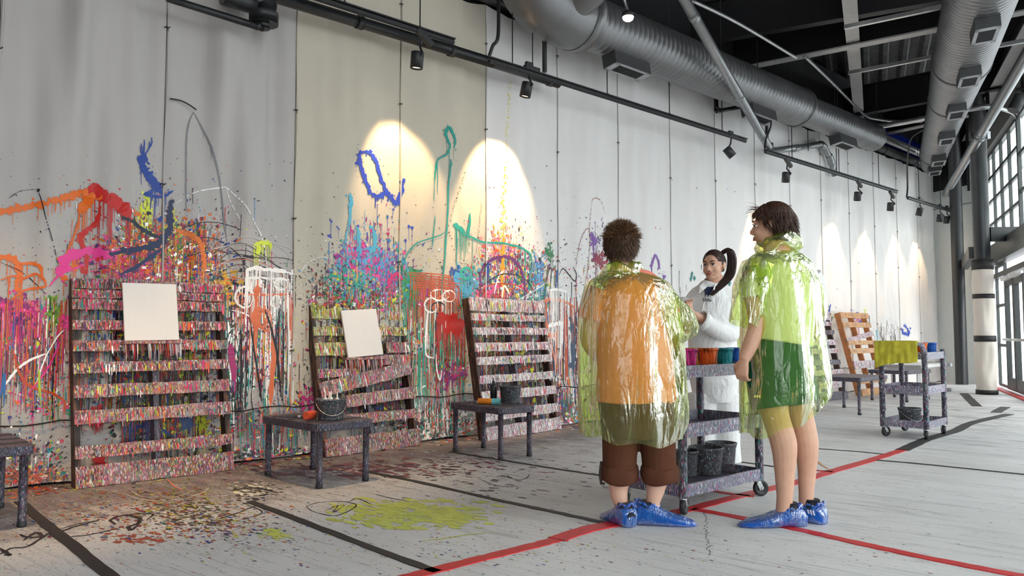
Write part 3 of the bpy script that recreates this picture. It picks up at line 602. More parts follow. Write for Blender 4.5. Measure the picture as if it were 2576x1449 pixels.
lamp(1835, 383, (.42, .45, -.75), 22, 'lit spotlight at the right end of the long track, bulb showing', aim=(.42, .45, -.75))
lamp(1977, 446, (-.1, 0, -1), 70, 'spotlight above the man on the middle track', kink=True)
lamp(2157, 494, (-.1, 0, -1), 48, 'spotlight in the centre of the middle track', kink=True)
lamp(2240, 520, (-.1, 0, -1), 48, 'spotlight at the right end of the middle track', kink=True)
lamp(2313, 533, (-.35, .1, -1), 48, 'spotlight at the left end of the far short track')
lamp(2364, 549, (-.15, 0, -1), 48, 'spotlight second on the far short track')
lamp(2381, 553, (-.1, 0, -1), 0, 'spotlight at the far right end of the short track')
a, b = W(-5.4, 3.86, 1.5), W(-1.6, 3.86, 1.5); root = empty('light_track', a, 0, 'black light track over the leftmost benches, above the view', 'light track'); m = MB(); m.bar((0, 0, 0), b-a, .036, .03); m.build('rail', 'black_metal', root)
for f in (.1, .9): m = MB(); q = (b-a)*f; m.cyl(q, q+Vector((0, 0, ZD-3.86)), .006, 6); m.build('hanger_rod', 'black_metal', root)
lamp(0, 0, (-.25, 0, -1), 170, 'spotlight above the leftmost bench, out of view', aim=(-.25, 0, -1), blend=1.0, size=62, at=W(-4.5, 3.55, 1.5))
lamp(0, 0, (-.25, 0, -1), 150, 'spotlight above the middle bench, out of view', aim=(-.25, 0, -1), blend=1.0, size=62, at=W(-2.7, 3.55, 1.5))
# emergency lamp hanging before the duct, floodlight at the right edge
p = pl(1580, 42, 1.15); root = empty('emergency_lamp', p, WANG, 'small lit round lamp hanging in front of the left duct', 'lamp')
m = MB(); m.lathe([(0, -.05), (.03, -.046), (.052, -.03), (.06, -.005), (.055, 0)], seg=20); m.build('lens', 'emergency_face', root)
m = MB(); m.lathe([(.055, 0), (.062, .0), (.062, .04), (.02, .07), (0, .07)], seg=20); m.build('housing', 'black_metal', root)
m = MB(); m.cyl((0, 0, .06), (-.14, 0, .30), .016, 8); m.cyl((-.14, 0, .30), (-.14, 0, ZD-p.z), .016, 8); m.build('stem', 'zinc', root)
p = dp(2560, 262, 11.5); root = empty('floodlight', p, 0, 'grey cylindrical floodlight at the right edge by the windows', 'lamp')
m = MB(); m.cyl((-.07, 0, -.1), (.05, 0, .12), .085, 20); m.build('can', 'vent_box', root)
m = MB(); m.lathe([(0, 0), (.09, 0), (.09, .04), (0, .05)], (.08, 0, .2), 18); m.cyl((.08, 0, .2), (.08, 0, ZD-p.z), .02, 8); m.build('mount', 'vent_box', root)
for px, py, off, lab in ((1289, 158, .5, 'thin rod left of the long track'), (2033, 380, .3, 'thin rod by the drain pipe elbow'), (2105, 440, .5, 'thin rod in front of the far canvases'), (1908, 300, .4, 'thin rod under the second vent box')):
    rod(px, 0, py, off, label=lab)
for px, py0, Y, r, lab in ((2487, 0, 12.6, .03, 'dark vertical pipe beside the right duct'), (2438, 460, 14.4, .03, 'dark vertical pipe left of the far column')):
    a = dp(px, 330 if px > 2450 else 480, Y); m = MB(); m.cyl(a, Vector((a.x, a.y, ZD)), r, 10); tag(m.build('drop_pipe', 'black_pipe'), lab, 'pipe')

# ================================================================ pallets
def pal_frame(root):
    mw = Matrix.LocRotScale(root.location, root.rotation_euler, None); return mw
def on_pallet(root, px, py, y=-.02):
    mw = pal_frame(root); o = mw @ Vector((0, y, 0)); n = (mw.to_3x3() @ Vector((0, 1, 0))); r = ray(px, py); t_ = (o-OC).dot(n)/r.dot(n)
    return mw.inverted() @ (OC+r*t_)
PCOL = [H(h) for h in ('#ffffff', '#e9e4e4', '#4a2d3c', '#8f1f2c', '#3b3038', '#8d8590', '#c9276a', '#e0518f', '#1b151b', '#2b2430', '#d23a34', '#df5a3a', '#2f9c94', '#c8cf2e', '#2c55a8', '#b8a9bb', '#6d3a70', '#f3a08a')]
def pallet(label, a, b, L, lean, slats, mats, side='crust_side', drips=60, stringers=(0.0, .5, 1.0), ledge=None, clean=False, depth=.09, pcol=None, bias=None):
    PC = pcol or PCOL
    A, B = zp(*a), zp(*b); d = B-A; w = d.length; rz = math.atan2(d.y, d.x); mid = (A+B)/2
    root = empty('wooden_pallet', (mid.x, mid.y, .004), rz, label, 'pallet', 'pallets leaning on the canvas wall'); root.rotation_euler = (-lean, 0, rz)
    rr = random.Random(label)
    for i, f in enumerate(stringers):
        m = MB(); x = -w/2+.02+(w-.04)*f; m.box((x, .018+depth/2, L/2), (.038, depth, L)); m.build('stringer', side if f != .5 else ('crust_dark' if not clean else side), root, bevel=.003)
    dm = MB()
    for i, s in enumerate(slats):
        f0, f1 = s[0], s[1]; tl = s[2] if len(s) > 2 else 0; x0 = (s[3] if len(s) > 3 else 0)*w; x1 = (s[4] if len(s) > 4 else 1)*w
        z0, z1 = L*(1-f1), L*(1-f0); mat = mats[i % len(mats)] if isinstance(mats, (list, tuple)) else mats
        m = MB(); n = 14; vs = []; rot = Matrix.Rotation(tl, 3, 'Y'); cx, cz = (x0+x1)/2-w/2, (z0+z1)/2; hw = (x1-x0)/2; hz = (z1-z0)/2
        for k in range(n+1):
            xx = -hw+2*hw*k/n; j0 = rr.uniform(-.004, .004); j1 = rr.uniform(-.005, .003)
            for yy, zz in ((0, -hz+j1), (rr.uniform(-.003, 0), hz+j0), (.018, hz+j0), (.018, -hz+j1)): vs.append(rot @ Vector((xx, yy, zz))+Vector((cx, -.001*i, cz)))
        fs = [(k*4+q, k*4+(q+1) % 4, k*4+4+(q+1) % 4, k*4+4+q) for k in range(n) for q in range(4)]+[(0, 1, 2, 3), (n*4+3, n*4+2, n*4+1, n*4)]
        m.add(vs, fs); o = m.build('slat', mat, root)
        # poured paint running down the front and hanging from the lower edge
        def pick(xx_):
            xf = (xx_+cx)/w+.5; pc = bias(xf, i) if bias else PC
            hsh = random.Random(int((xf+.01*math.sin(xf*40))*26)*7+i*131+len(label)); return hsh.choice(pc) if rr.random() < .55 else rr.choice(pc)
        for k in range(int(drips*1.5*(x1-x0)/w)):
            xx = rr.uniform(-hw+.01, hw-.01); top = rr.uniform(-hz*.1, hz*.98); wdt = rr.choice((.002, .003, .004, .005, .007, .009)); ln = rr.uniform(.2, 1)*(top+hz)+(rr.random()**3)*.045*(1 if not clean else .2)
            c = pick(xx); y = -.003-rr.random()*.0035-wdt*.3; pz = top; hk = rr.uniform(-.003, .003)
            P = [(xx-wdt*.5, y, top), (xx+wdt*.5, y, top), (xx+hk+wdt*.6, y-.001, top-ln*.5), (xx+hk+wdt*.45, y, top-ln*.93), (xx+hk, y, top-ln), (xx+hk-wdt*.45, y, top-ln*.93), (xx+hk-wdt*.6, y-.001, top-ln*.5)]
            dm.add([rot @ Vector(p)+Vector((cx, 0, cz)) for p in P], [(0, 1, 2, 6), (6, 2, 3, 5), (5, 3, 4)], False, c)
        for k in range(int(drips*.5*(x1-x0)/w)):
            xx = rr.uniform(-hw+.01, hw-.01); zz = rr.uniform(-hz*.85, hz*.9); c = pick(xx); q = rr.choice((.003, .004, .006, .009)); an = rr.uniform(0, 3.1); q2 = q*rr.uniform(.3, 1)
            dm.add([rot @ Vector((xx+q*math.cos(an+t_)*(1 if k % 2 else .6), -.005-rr.random()*.002, zz+q2*math.sin(t_)))+Vector((cx, 0, cz)) for t_ in (0, .9, 1.8, 2.7, 3.6, 4.5, 5.4)], [tuple(range(7))], False, c)
    if ledge:
        p = on_pallet(root, *ledge[0]); q = on_pallet(root, *ledge[1]); m = MB(); cz = (p.z+q.z)/2
        m.box(((p.x+q.x)/2, -.03, cz-.012), (abs(q.x-p.x)+.03, .06, .022)); m.build('canvas_ledge', 'crust_slat', root, bevel=.003)
        for k in range(80):
            xx = lerp(p.x, q.x, rr.random())+rr.uniform(-.015, .015); ln = rr.uniform(.05, .13); c = rr.choice([H('#ffffff'), H('#f0b7a0'), H('#d23a34'), H('#7a2a45'), H('#e9e4e4'), H('#b8a9bb'), H('#e06a4a'), H('#1b151b')]); r0 = rr.uniform(.002, .005)
            yy = -.058+rr.random()*.045
            dm.tube([(xx, yy, cz-.02), (xx+.001, yy, cz-.02-ln*.6), (xx+.001, yy+.002, cz-.02-ln)], [r0, r0*.8, .0006], 5, False, True, col=c)
    tag(dm.build('paint_drips', 'paint', root), 'dried runs and blots of coloured paint', kind='stuff')
    return root
def HX(*a): return [H(x) for x in a]
def b1(xf, r):
    if r < 4: return HX('#b8204a', '#c9276a', '#cf2a2a', '#7a1428', '#1b151b', '#e0518f', '#e06a1c', '#2b2430', '#1f7f78', '#5a2a6a', '#f0edee')
    if .38 < xf < .68: return HX('#c8cf2e', '#8a9a2a', '#e06a1c', '#cf2a2a', '#201a22', '#d9a21f', '#f0edee', '#5f7a2a', '#8f1f2c')
    return HX('#9a8c9d', '#c9276a', '#2b2430', '#df5a3a', '#f0edee', '#1b151b', '#4a2d4c', '#2f9c94', '#d23a34', '#8d8790', '#c8cf2e', '#ffffff', '#574450')
def b2(xf, r):
    if r < 4 and xf < .7: return HX('#c8cf2e', '#8fa13a', '#2b2430', '#b7c24a', '#c9276a', '#ffffff', '#5fa08a', '#df5a3a', '#4a3b30')
    if r == 9: return HX('#e88a9a', '#c9446a', '#f0c0b0', '#d23a34', '#ffffff', '#8a4a6a', '#e9a08a', '#4a3a42')
    return HX('#ffffff', '#f3a08a', '#7fc4bc', '#c9276a', '#2b2430', '#8d8790', '#d23a34', '#e9e4e4', '#5a4a52', '#c8cf2e', '#e0518f')
S1 = [(0, .052), (.056, .098), (.105, .155), (.212, .258), (.31, .362), (.418, .468), (.525, .585), (.645, .708), (.812, .868), (.905, 1.0)]
P1 = pallet('large paint-crusted pallet with ten slats and a square blank canvas, leftmost', (190, 1231), (588, 1182), 1.44, .185, S1, ['crust_slat'], drips=85, bias=b1, ledge=((312, 860), (452, 858)))
S2 = [(0, .095), (.15, .21), (.258, .345, 0, 0, .52), (.26, .335, 0, .74, 1), (.35, .42, .0, .5, 1.0), (.435, .49, 0, 0, .42), (.46, .555, -.16, 0, 1), (.60, .68, -.05, .25, 1), (.742, .81), (.885, 1)]
P2 = pallet('paint-crusted pallet with a broken slanting slat and a tall blank canvas', (820, 1152), (1058, 1120), 1.30, .20, S2, ['crust_green', 'crust_green', 'crust_green', 'crust_slat', 'crust_slat', 'crust_slat', 'crust_slat', 'crust_slat', 'crust_slat', 'crust_slat'], drips=75, bias=b2, ledge=((868, 900), (962, 900)))
S3 = [(0, .095), (.115, .165), (.215, .265), (.325, .385), (.425, .48), (.555, .61), (.665, .73), (.80, .87), (.91, 1)]
P3 = pallet('pallet thick with white and purple runs, behind the third bench', (1225, 1110), (1412, 1079), 1.40, .165, S3, ['crust_slat_pale'], drips=80, pcol=[H(h) for h in ('#ffffff', '#ffffff', '#ffffff', '#f0edee', '#c9276a', '#1b151b', '#4a2d4c', '#d23a34', '#2f9c94', '#c8cf2e', '#b8a9bb', '#6d3a70')])
P4 = pallet('paint-crusted pallet mostly hidden behind the short-haired woman', (1500, 1060), (1640, 1030), 1.36, .17, S3, ['crust_slat'], drips=20)
P5 = pallet('paint-crusted pallet glimpsed between the coverall woman and the man', (1895, 1015), (1985, 1003), 1.38, .17, S3, ['crust_dark'], drips=14)
P6 = pallet('grey paint-streaked pallet showing right of the man', (2040, 1014), (2134, 1003), 1.40, .2, S3, ['crust_slat_pale', 'crust_slat_pale', 'crust_dark'], drips=40)
S7 = [(0, .065), (.12, .18), (.27, .33, -.12), (.345, .395), (.44, .50), (.59, .68), (.79, .86), (.92, 1)]
P7 = pallet('cleaner orange-brown wooden pallet by the far cart', (2170, 997), (2238, 988), 1.42, .24, S7, ['wood_light', 'wood_light', 'crust_slat_pale'], side='wood', drips=24, clean=True, stringers=(0, .45, .95))
def canvas(root, corners, label):
    q = [on_pallet(root, x, y, -.034) for x, y in corners]; mw = pal_frame(root)
    zt = (q[0].z+q[1].z)/2; zb = (q[2].z+q[3].z)/2; sh = ((q[0].x-q[2].x)+(q[1].x-q[3].x))/2; wd = (abs(q[1].x-q[0].x)+abs(q[3].x-q[2].x))/2; xc = sum(v.x for v in q)/4
    o = empty('blank_canvas', mw @ Vector((xc-sh/2, -.034, zb)), 0, label, 'canvas'); o.rotation_euler = root.rotation_euler
    o.rotation_euler.y = math.atan2(sh, zt-zb)
    h = zt-zb; m = MB(); m.box((0, 0, h/2), (wd, .018, h)); m.build('canvas_face', 'stretched_white', o, bevel=.003)
    m = MB()
    for c, s in (((0, .014, .02), (wd-.01, .012, .03)), ((0, .014, h-.02), (wd-.01, .012, .03)), ((-wd/2+.02, .014, h/2), (.03, .012, h-.01)), ((wd/2-.02, .014, h/2), (.03, .012, h-.01))): m.box(c, s)
    m.build('stretcher_frame', 'wood_light', o)
    return o
canvas(P1, [(307, 711), (442, 716), (313, 857), (450, 856)], 'square blank white canvas on the leftmost pallet')
canvas(P2, [(856, 778), (945, 780), (876, 897), (963, 895)], 'upright blank white canvas on the pallet with the broken slat')

# ================================================================ benches
def rrect(w, l, r, n=5):
    out = []
    for cx, cy, a0 in ((w/2-r, l/2-r, 0), (-w/2+r, l/2-r, 90), (-w/2+r, -l/2+r, 180), (w/2-r, -l/2+r, 270)):
        for k in range(n+1): a = math.radians(a0+90*k/n); out.append((cx+r*math.cos(a), cy+r*math.sin(a)))
    return out
def extr(m, poly, z0, z1, mi=0):
    n = len(poly); m.add([Vector((x, y, z)) for z in (z0, z1) for x, y in poly], [(i, (i+1) % n, n+(i+1) % n, n+i) for i in range(n)]+[tuple(range(n-1, -1, -1)), tuple(range(n, 2*n))], False, None, mi); return m
def bench(label, c, rz, w, l, h, mat='crust_dark', leg='crust_dark', strips=True, r=.05):
    root = empty('low_bench', (c[0], c[1], 0), rz, label, 'bench', 'painting benches')
    m = MB(); extr(m, rrect(w, l, r), h-.055, h); m.build('top', mat, root, bevel=.008)
    for x in (-1, 1):
        for y in (-1, 1):
            m = MB(); px, py = x*(w/2-.045), y*(l/2-.045); m.cyl((px, py, .012), (px, py, h-.05), .0215, 14); o = m.build('leg', leg, root)
            m = MB(); m.lathe([(0, 0), (.022, 0), (.024, .005), (.024, .028), (.0215, .03)], (px, py, 0), 12); m.build('foot_cap', 'wheel_rubber', o)
    if strips:
        for k in (-.3, 0, .3): m = MB(); m.box((0, k*l, h+.0015), (w-.03, .045, .003)); m.build('tape_strip', 'tape_black', root)
    return root
BA = WANG
bench('long crusted bench cut by the left edge of the photo', (-2.98, 4.28), BA, .52, .70, .435)
bench('crusted bench before the broken pallet, carrying a bucket of bottles', (-1.40, 5.60), BA+.05, .46, .78, .43)
bench('crusted bench before the third pallet, carrying a bucket and orange roll', (-.175, 6.72), BA-.05, .40, .72, .425)
bench('crusted bench just right of the man', (4.50, 10.35), BA+.05, .95, .62, .47, leg='crust_tube', strips=False, r=.03)
bench('crusted bench behind the far cart', (6.05, 12.15), BA, .95, .6, .47, leg='crust_tube', strips=False, r=.03)
wb = bench('white bench with dark end rails at the far end', (7.1, 13.6), BA, 1.3, .5, .5, 'white_metal', 'white_metal', False, .03)
for x in (-1, 1):
    for z in (.47, .03): m = MB(); m.box((x*.68, 0, z), (.1, .62, .06)); m.build('end_rail', 'vent_frame', wb, bevel=.008)

# ================================================================ tubs, buckets, bottles, rolls
def tub(name, label, loc, r, h, mat, cat='tub', fill=None, handle=False, rz=0.0, group=None, rim=.006):
    root = empty(name, loc, rz, label, cat, group); rb = r*.84
    m = MB(); m.lathe([(0, 0), (rb, 0), (rb+.002, .004), (lerp(rb, r, .82), h*.82), (r+.001, h*.84), (r+.002, h-.012), (r+rim, h-.012), (r+rim, h), (r-.002, h), (rb-.004, .012), (0, .012)], seg=32); o = m.build('body', mat, root)
    for k in range(16):
        if name != 'paint_tub': break
        a = 2*math.pi*k/16; m = MB(); m.bar((rb*1.01*math.cos(a), rb*1.01*math.sin(a), .01), (lerp(rb, r, .8)*math.cos(a), lerp(rb, r, .8)*math.sin(a), h*.8), .006, .003, (math.cos(a), math.sin(a), 0)); m.build('rib', mat, o)
    if fill: m = MB(); m.lathe([(0, h*.8), (lerp(rb, r, .8)-.003, h*.8)], seg=28); m.build('paint_fill', fill, root)
    if handle:
        m = MB(); m.tube([(r*1.06*math.cos(a), -r*.55*math.sin(a)-r*.5*math.sin(a), h*.86-h*.62*math.sin(a)) for a in [math.pi*i/14 for i in range(15)]], .0025, 6); m.build('handle', 'zinc', root)
        for sx in (-1, 1): m = MB(); m.cyl((sx*r*.97, 0, h*.86), (sx*r*1.1, 0, h*.86), .009, 8); m.build('handle_lug', mat, root)
    return root
bz = .431
p = zp(830, 1056, bz); tub('bucket', 'crusted grey bucket full of bottles on the middle bench', (p.x, p.y+.02, bz+.001), .098, .145, 'crust_bucket', 'bucket', handle=True, rz=.4)
pb_ = Vector((p.x, p.y+.02, bz+.016))
for i, (dx, dy, mat, hh) in enumerate(((-.035, -.02, 'crust_cart', .155), (.01, -.04, 'white_metal', .16), (.045, .0, 'crust_pink', .15), (-.02, .04, 'white_metal', .15), (.035, .045, 'crust_cart', .145))):
    lab = ['leftmost squeeze bottle in the bucket on the middle bench', 'front white squeeze bottle in the bucket on the middle bench', 'pink squeeze bottle in the bucket on the middle bench', 'rear white squeeze bottle in the bucket on the middle bench', 'rear grey squeeze bottle in the bucket on the middle bench'][i]
    r_ = empty('squeeze_bottle', pb_+Vector((dx, dy, 0)), 0, lab, 'bottle', 'squeeze bottles in the bucket')
    m = MB(); m.lathe([(0, 0), (.021, 0), (.021, hh*.62), (.014, hh*.74), (.012, hh*.78)], seg=14); m.build('body', mat, r_)
    m = MB(); m.lathe([(.013, hh*.77), (.013, hh*.86), (.005, hh*.9), (.003, hh*1.15), (0, hh*1.15)], seg=12); m.build('nozzle', 'white_metal', r_)
plain('roll_red', (.72, .085, .03), .45, 0, .1); plain('roll_orange', (.85, .25, .015), .45, 0, .1); plain('roll_teal', (.12, .42, .42), .5, 0, .1)
def roll(a, b, r, label, m1, m2=None):
    a, b = Vector(a), Vector(b); root = empty('foam_roll', a, 0, label, 'roll'); d = b-a; n = d.normalized()
    m = MB(); m.tube([(0, 0, 0), n*.004, n*(d.length-.004), d], [r*.9, r, r, r*.9], 20); m.build('sleeve', m1, root)
    if m2: m = MB(); m.tube([d-n*.07, d-n*.002, d+n*.004], [r+.001, r+.001, r*.94], 20); m.build('end_band', m2, root); m = MB(); m.cyl(d+n*.0045, d+n*.006, r*.6, 16); m.build('core', 'vent_dark', root)
    return root
a = zp(770, 1046, bz+.032); roll(a, a+Vector((.03, .10, 0)), .029, 'short red foam roll lying on the middle bench', 'roll_red')
a = zp(1203, 1009, .426+.026); b = zp(1258, 1010, .426+.026); roll(a, b, .025, 'orange foam roll with teal end on the third bench', 'roll_orange', 'roll_teal')
def brush(p, d, L, label):
    p = Vector(p); d = Vector(d).normalized(); root = empty('paint_brush', p, 0, label, 'brush')
    m = MB(); m.tube([Vector((0, 0, 0)), d*L*.4, d*L*.6], [.004, .006, .005], 8); m.build('handle', 'crust_dark', root)
    m = MB(); m.tube([d*L*.6, d*L*.75], [(.006, .010), (.005, .014)], 8); m.build('ferrule', 'zinc', root)
    m = MB(); m.tube([d*L*.75, d*L*.9, d*L], [(.005, .014), (.006, .016), (.002, .012)], 8); m.build('bristles', 'crust_dark', root)
brush(zp(700, 1049, bz+.008), (1, .1, 0), .22, 'crusted paint brush at the far left of the middle bench'); brush(zp(735, 1047, bz+.008), (1, -.35, 0), .2, 'crusted paint brush beside the red roll')
brush(zp(1165, 1013, .434), (1, .2, 0), .2, 'crusted paint brush at the left of the third bench')
p = zp(1284, 1012, .426); tub('bucket', 'crusted grey bucket on the third bench', (p.x, p.y, .426), .095, .145, 'crust_bucket', 'bucket', handle=True, rz=2.6)
p = zp(1251, 1014, .426)+Vector((-.035, .13, 0)); r_ = empty('squeeze_bottle', (p.x, p.y, .426), 0, 'dark bottle behind the bucket on the third bench', 'bottle')
m = MB(); m.lathe([(0, 0), (.03, 0), (.03, .13), (.022, .15), (.014, .16)], seg=16); m.build('body', 'black_metal', r_); m = MB(); m.lathe([(.014, .16), (.014, .18), (.004, .185), (.003, .205), (0, .205)], seg=12); m.build('nozzle', 'black_metal', r_)

# ================================================================ carts
def cart(label, c, rz, L, Wd):
    root = empty('utility_cart', (c[0], c[1], 0), rz, label, 'cart', 'rolling utility carts')
    def tray(z0, z1, name):
        m = MB(); po = rrect(L, Wd, .03); pi = rrect(L-.03, Wd-.03, .02); n = len(po)
        rings = [(po, z0), (po, z1), (pi, z1), (pi, z0+.018)]
        vs = [Vector((x, y, z)) for P, z in rings for x, y in P]
        fs = [(r*n+i, r*n+(i+1) % n, (r+1)*n+(i+1) % n, (r+1)*n+i) for r in range(3) for i in range(n)]+[tuple(range(n-1, -1, -1))]
        m.add(vs, fs, False, None, 0); m.add([Vector((x, y, z0+.018)) for x, y in pi], [tuple(range(n))], False, None, 1)
        m.build(name, ['crust_cart', 'crust_dark'], root)
    tray(.775, .845, 'top_tray'); tray(.435, .515, 'middle_tray'); tray(.105, .175, 'bottom_tray')
    for x in (-1, 1):
        for y in (-1, 1):
            px, py = x*(L/2-.018), y*(Wd/2-.018); m = MB()
            m.tube([(px, py, .10), (px, py, .86), (px, py, .868)], [.026, .026, .018], 16); m.build('post', 'crust_tube', root)
            wx, wy = px-x*.01, py-y*.01; an = R.uniform(-.6, .6); rot = Matrix.Rotation(an, 3, 'Z'); o = Vector((wx, wy, 0))
            cs = empty('caster', (0, 0, 0)); cs.parent = root
            m = MB(); m.cyl(o+Vector((0, 0, .088)), o+Vector((0, 0, .102)), .024, 14)
            for sy in (-1, 1): m.bar(o+rot @ Vector((0, sy*.017, .09)), o+rot @ Vector((.022, sy*.017, .045)), .03, .004, rot @ Vector((0, 1, 0)))
            m.cyl(o+rot @ Vector((.022, -.024, .05)), o+rot @ Vector((.022, .024, .05)), .007, 10); m.build('fork', 'zinc', cs)
            m = MB(); rw = rot @ Matrix.Rotation(math.pi/2, 3, 'X'); m.lathe([(0, -.012), (.03, -.012), (.034, -.015), (.047, -.014), (.05, -.008), (.05, .008), (.047, .014), (.034, .015), (.03, .012), (0, .012)], o+rot @ Vector((.022, 0, .05)), 24, rw); m.build('wheel', 'wheel_rubber', cs)
    # raised push handle on the left end
    m = MB(); m.tube([(-L/2+.02, -Wd/2+.02, .84), (-L/2-.05, -Wd/2+.02, .915), (-L/2-.06, -Wd/2+.06, .925), (-L/2-.06, Wd/2-.06, .925), (-L/2-.05, Wd/2-.02, .915), (-L/2+.02, Wd/2-.02, .84)], [.024, .024, .022, .022, .024, .024], 12); m.build('push_handle', 'crust_cart', root)
    return root
CA1 = math.radians(41.5); CC1 = Vector((1.125, 4.88, 0))
K1c = cart('paint-crusted rolling cart between the short-haired woman and the man', CC1, CA1, .84, .475)
CA2 = math.radians(46); CC2 = Vector((4.08, 7.93, 0))
K2c = cart('paint-crusted rolling cart with a yellow towel at the far right', CC2, CA2, .64, .44)
def cpt(cc, ca, x, y, z): return cc+Matrix.Rotation(ca, 3, 'Z') @ Vector((x, y, z))
def on_cart(cc, ca, px, py, yl):        # point of the vertical plane local y = yl
    ry = Matrix.Rotation(ca, 3, 'Z') @ Vector((0, 1, 0)); r = ray(px, py); t_ = ((cc+ry*yl)-OC).dot(ry)/r.dot(ry); return OC+r*t_
TZ = .7945
for px, yl, mat, h, lab in ((1727, -.13, 'crust_pink', .145, 'magenta paint tub on the near cart'), (1751, .10, 'crust_yellow', .14, 'yellow paint tub half hidden on the near cart'), (1780, -.13, 'crust_orange', .145, 'orange paint tub on the near cart'),
                            (1819, -.02, 'crust_teal', .14, 'teal paint tub on the near cart'), (1852, .0, 'crust_blue', .14, 'blue paint tub on the near cart')):
    p = on_cart(CC1, CA1, px, 900, yl); tub('paint_tub', lab, (p.x, p.y, TZ), .062, h, mat, fill=mat, group='paint tubs on the near cart', rz=R.random())
for px, yl, mat, lab in ((2220, .07, 'crust_side', 'dark red paint tub on the far cart'), (2258, .10, 'crust_yellow', 'yellow rimmed paint tub on the far cart'), (2316, -.13, 'crust_orange', 'orange paint tub on the far cart'), (2322, .08, 'crust_blue', 'blue paint tub behind on the far cart'), (2341, -.10, 'crust_blue', 'blue paint tub at the right end of the far cart')):
    p = on_cart(CC2, CA2, px, 885, yl); q = Matrix.Rotation(-CA2, 3, 'Z') @ (p-CC2); xx = max(-.24, min(.24, q.x)); p = cpt(CC2, CA2, xx, yl, 0); tub('paint_tub', lab, (p.x, p.y, TZ), .062, .14, mat, fill=mat, group='paint tubs on the far cart', rz=R.random())
BZ = .1245
for px, py, rr_, h, lab in ((1777, 1190, .108, .17, 'wide crusted black tub in front on the near cart bottom tray'), (1812, 1176, .10, .17, 'crusted grey tub at the back of the near cart bottom tray'), (1728, 1196, .072, .16, 'narrow crusted tub beside the cart post on the bottom tray')):
    p = zp(px, py, BZ); q = Matrix.Rotation(-CA1, 3, 'Z') @ (p-CC1); q.y = max(-.11, min(.12, q.y)); p = cpt(CC1, CA1, q.x, q.y, 0); tub('mixing_tub', lab, (p.x, p.y, BZ), rr_, h, 'crust_bucket', fill='crust_dark')
p = cpt(CC2, CA2, -.13, .0, 0); tub('bucket', 'dark crusted bucket on the bottom tray of the far cart', (p.x, p.y, BZ), .105, .16, 'crust_bucket', 'bucket', handle=True, rz=.2)
plain('towel', (.56, .50, .045), .9, 0, .22, 9, .5)
def towel(label, cc, ca, x, y0, y1, z, drop, xo):
    m = MB()
    def fn(u, v):
        y = lerp(y0, y1, u); L = drop*(.86+.26*u+.06*math.sin(u*7)); a = v*(L+.13)
        if a < .10: q = (x+xo*(.05-a), z+.008)
        else: q = (x-xo*.055, z-(a-.10))
        w_ = (.016*math.sin(u*13+v*2.5)+.010*math.sin(u*29-v*3))*v+.012*noise.noise(Vector((u*5, v*5, 1)))
        return cpt(cc, ca, q[0]-xo*abs(w_)-xo*.008, y, q[1]+.01*math.sin(u*5)*v)
    m.grid(fn, 26, 20); return tag(m.build('towel', 'towel', solid=.005), label, 'towel')
towel('mustard yellow towel draped over the handle of the far cart', CC2, CA2, -.37, -.18, .215, .947, .19, 1)
m = MB(); m.grid(lambda u, v: cpt(CC2, CA2, lerp(.05, .3, u), .235+.012*math.sin(u*12), lerp(.852, .70, v)+.03*u*v), 14, 10); m.grid(lambda u, v: cpt(CC2, CA2, lerp(.05, .3, u), lerp(.235, .16, v), .855), 14, 4); tag(m.build('towel', 'towel', solid=.004), 'second yellow cloth hanging over the rear edge of the far cart', 'towel')
# ================================================================ paint on the canvases
PM = {k: MB() for k in panels}; rp = random.Random(21); LAY = [0]
def surf(s, z):
    if z < SPLIT+.035:
        v = (z-.012)/(SPLIT+.018); return .020+.02*(1-v)**2+.012*noise.noise(Vector((s*3.3, z*4, 3)))+disp(s, z)*.5+(.06*max(0, 1-v)**3*abs(noise.noise(Vector((s*2.2, 0, 7)))))+.012
    return disp(s, z)
def kof(s): return max(K0, min(K1, int(math.floor(s/PW))))
def put(pts, faces, col, off=None, smooth=False, mbk=None):
    pts = [(s, max(.016, z)) for s, z in pts]
    if off is None: LAY[0] = (LAY[0]+1) % 4000; off = .0045+LAY[0]*3e-7+rp.random()*.0006
    k = kof(sum(p[0] for p in pts)/len(pts)); m = mbk or PM[k]
    m.add([W(s, z, surf(s, z)+off) for s, z in pts], faces, smooth, col)
def ppm(px, py): p = pl(px, py); return p.y/FPX          # metres per pixel there
def blob(s, z, r, col, n=None, asp=1.0, rough=.35, off=None, ang=0.0, mbk=None):
    n = n or (6 if r < .006 else 9 if r < .015 else 16); a0 = rp.random()*6.28; P = [(s, z)]
    for i in range(n):
        a = a0+6.2832*i/n; q = r*(1+rp.uniform(-rough, rough)); x, y = q*math.cos(a)*asp, q*math.sin(a)
        P.append((s+x*math.cos(ang)-y*math.sin(ang), z+x*math.sin(ang)+y*math.cos(ang)))
    put(P, [(0, 1+i, 1+(i+1) % n) for i in range(n)], col, off, mbk=mbk)
def drip(s, z, ln, w, col, off=None, mbk=None):
    n = max(2, int(ln/.07)); P = []; sw = rp.uniform(-.003, .003)
    for i in range(n+1):
        f = i/n; ww = w*(.5+.25*(1-f))*(1+rp.uniform(-.2, .2)); x = s+sw*math.sin(f*3+s*9)+rp.uniform(-.0006, .0006); P += [(x-ww, z-ln*f), (x+ww, z-ln*f)]
    put(P, [(2*i, 2*i+1, 2*i+3, 2*i+2) for i in range(n)], col, off, mbk=mbk)
    blob(P[-1][0]-w*.4, z-ln, w*.85, col, 6, .8, .1, off, mbk=mbk)
def hexs(*a): return [H(x) for x in a]
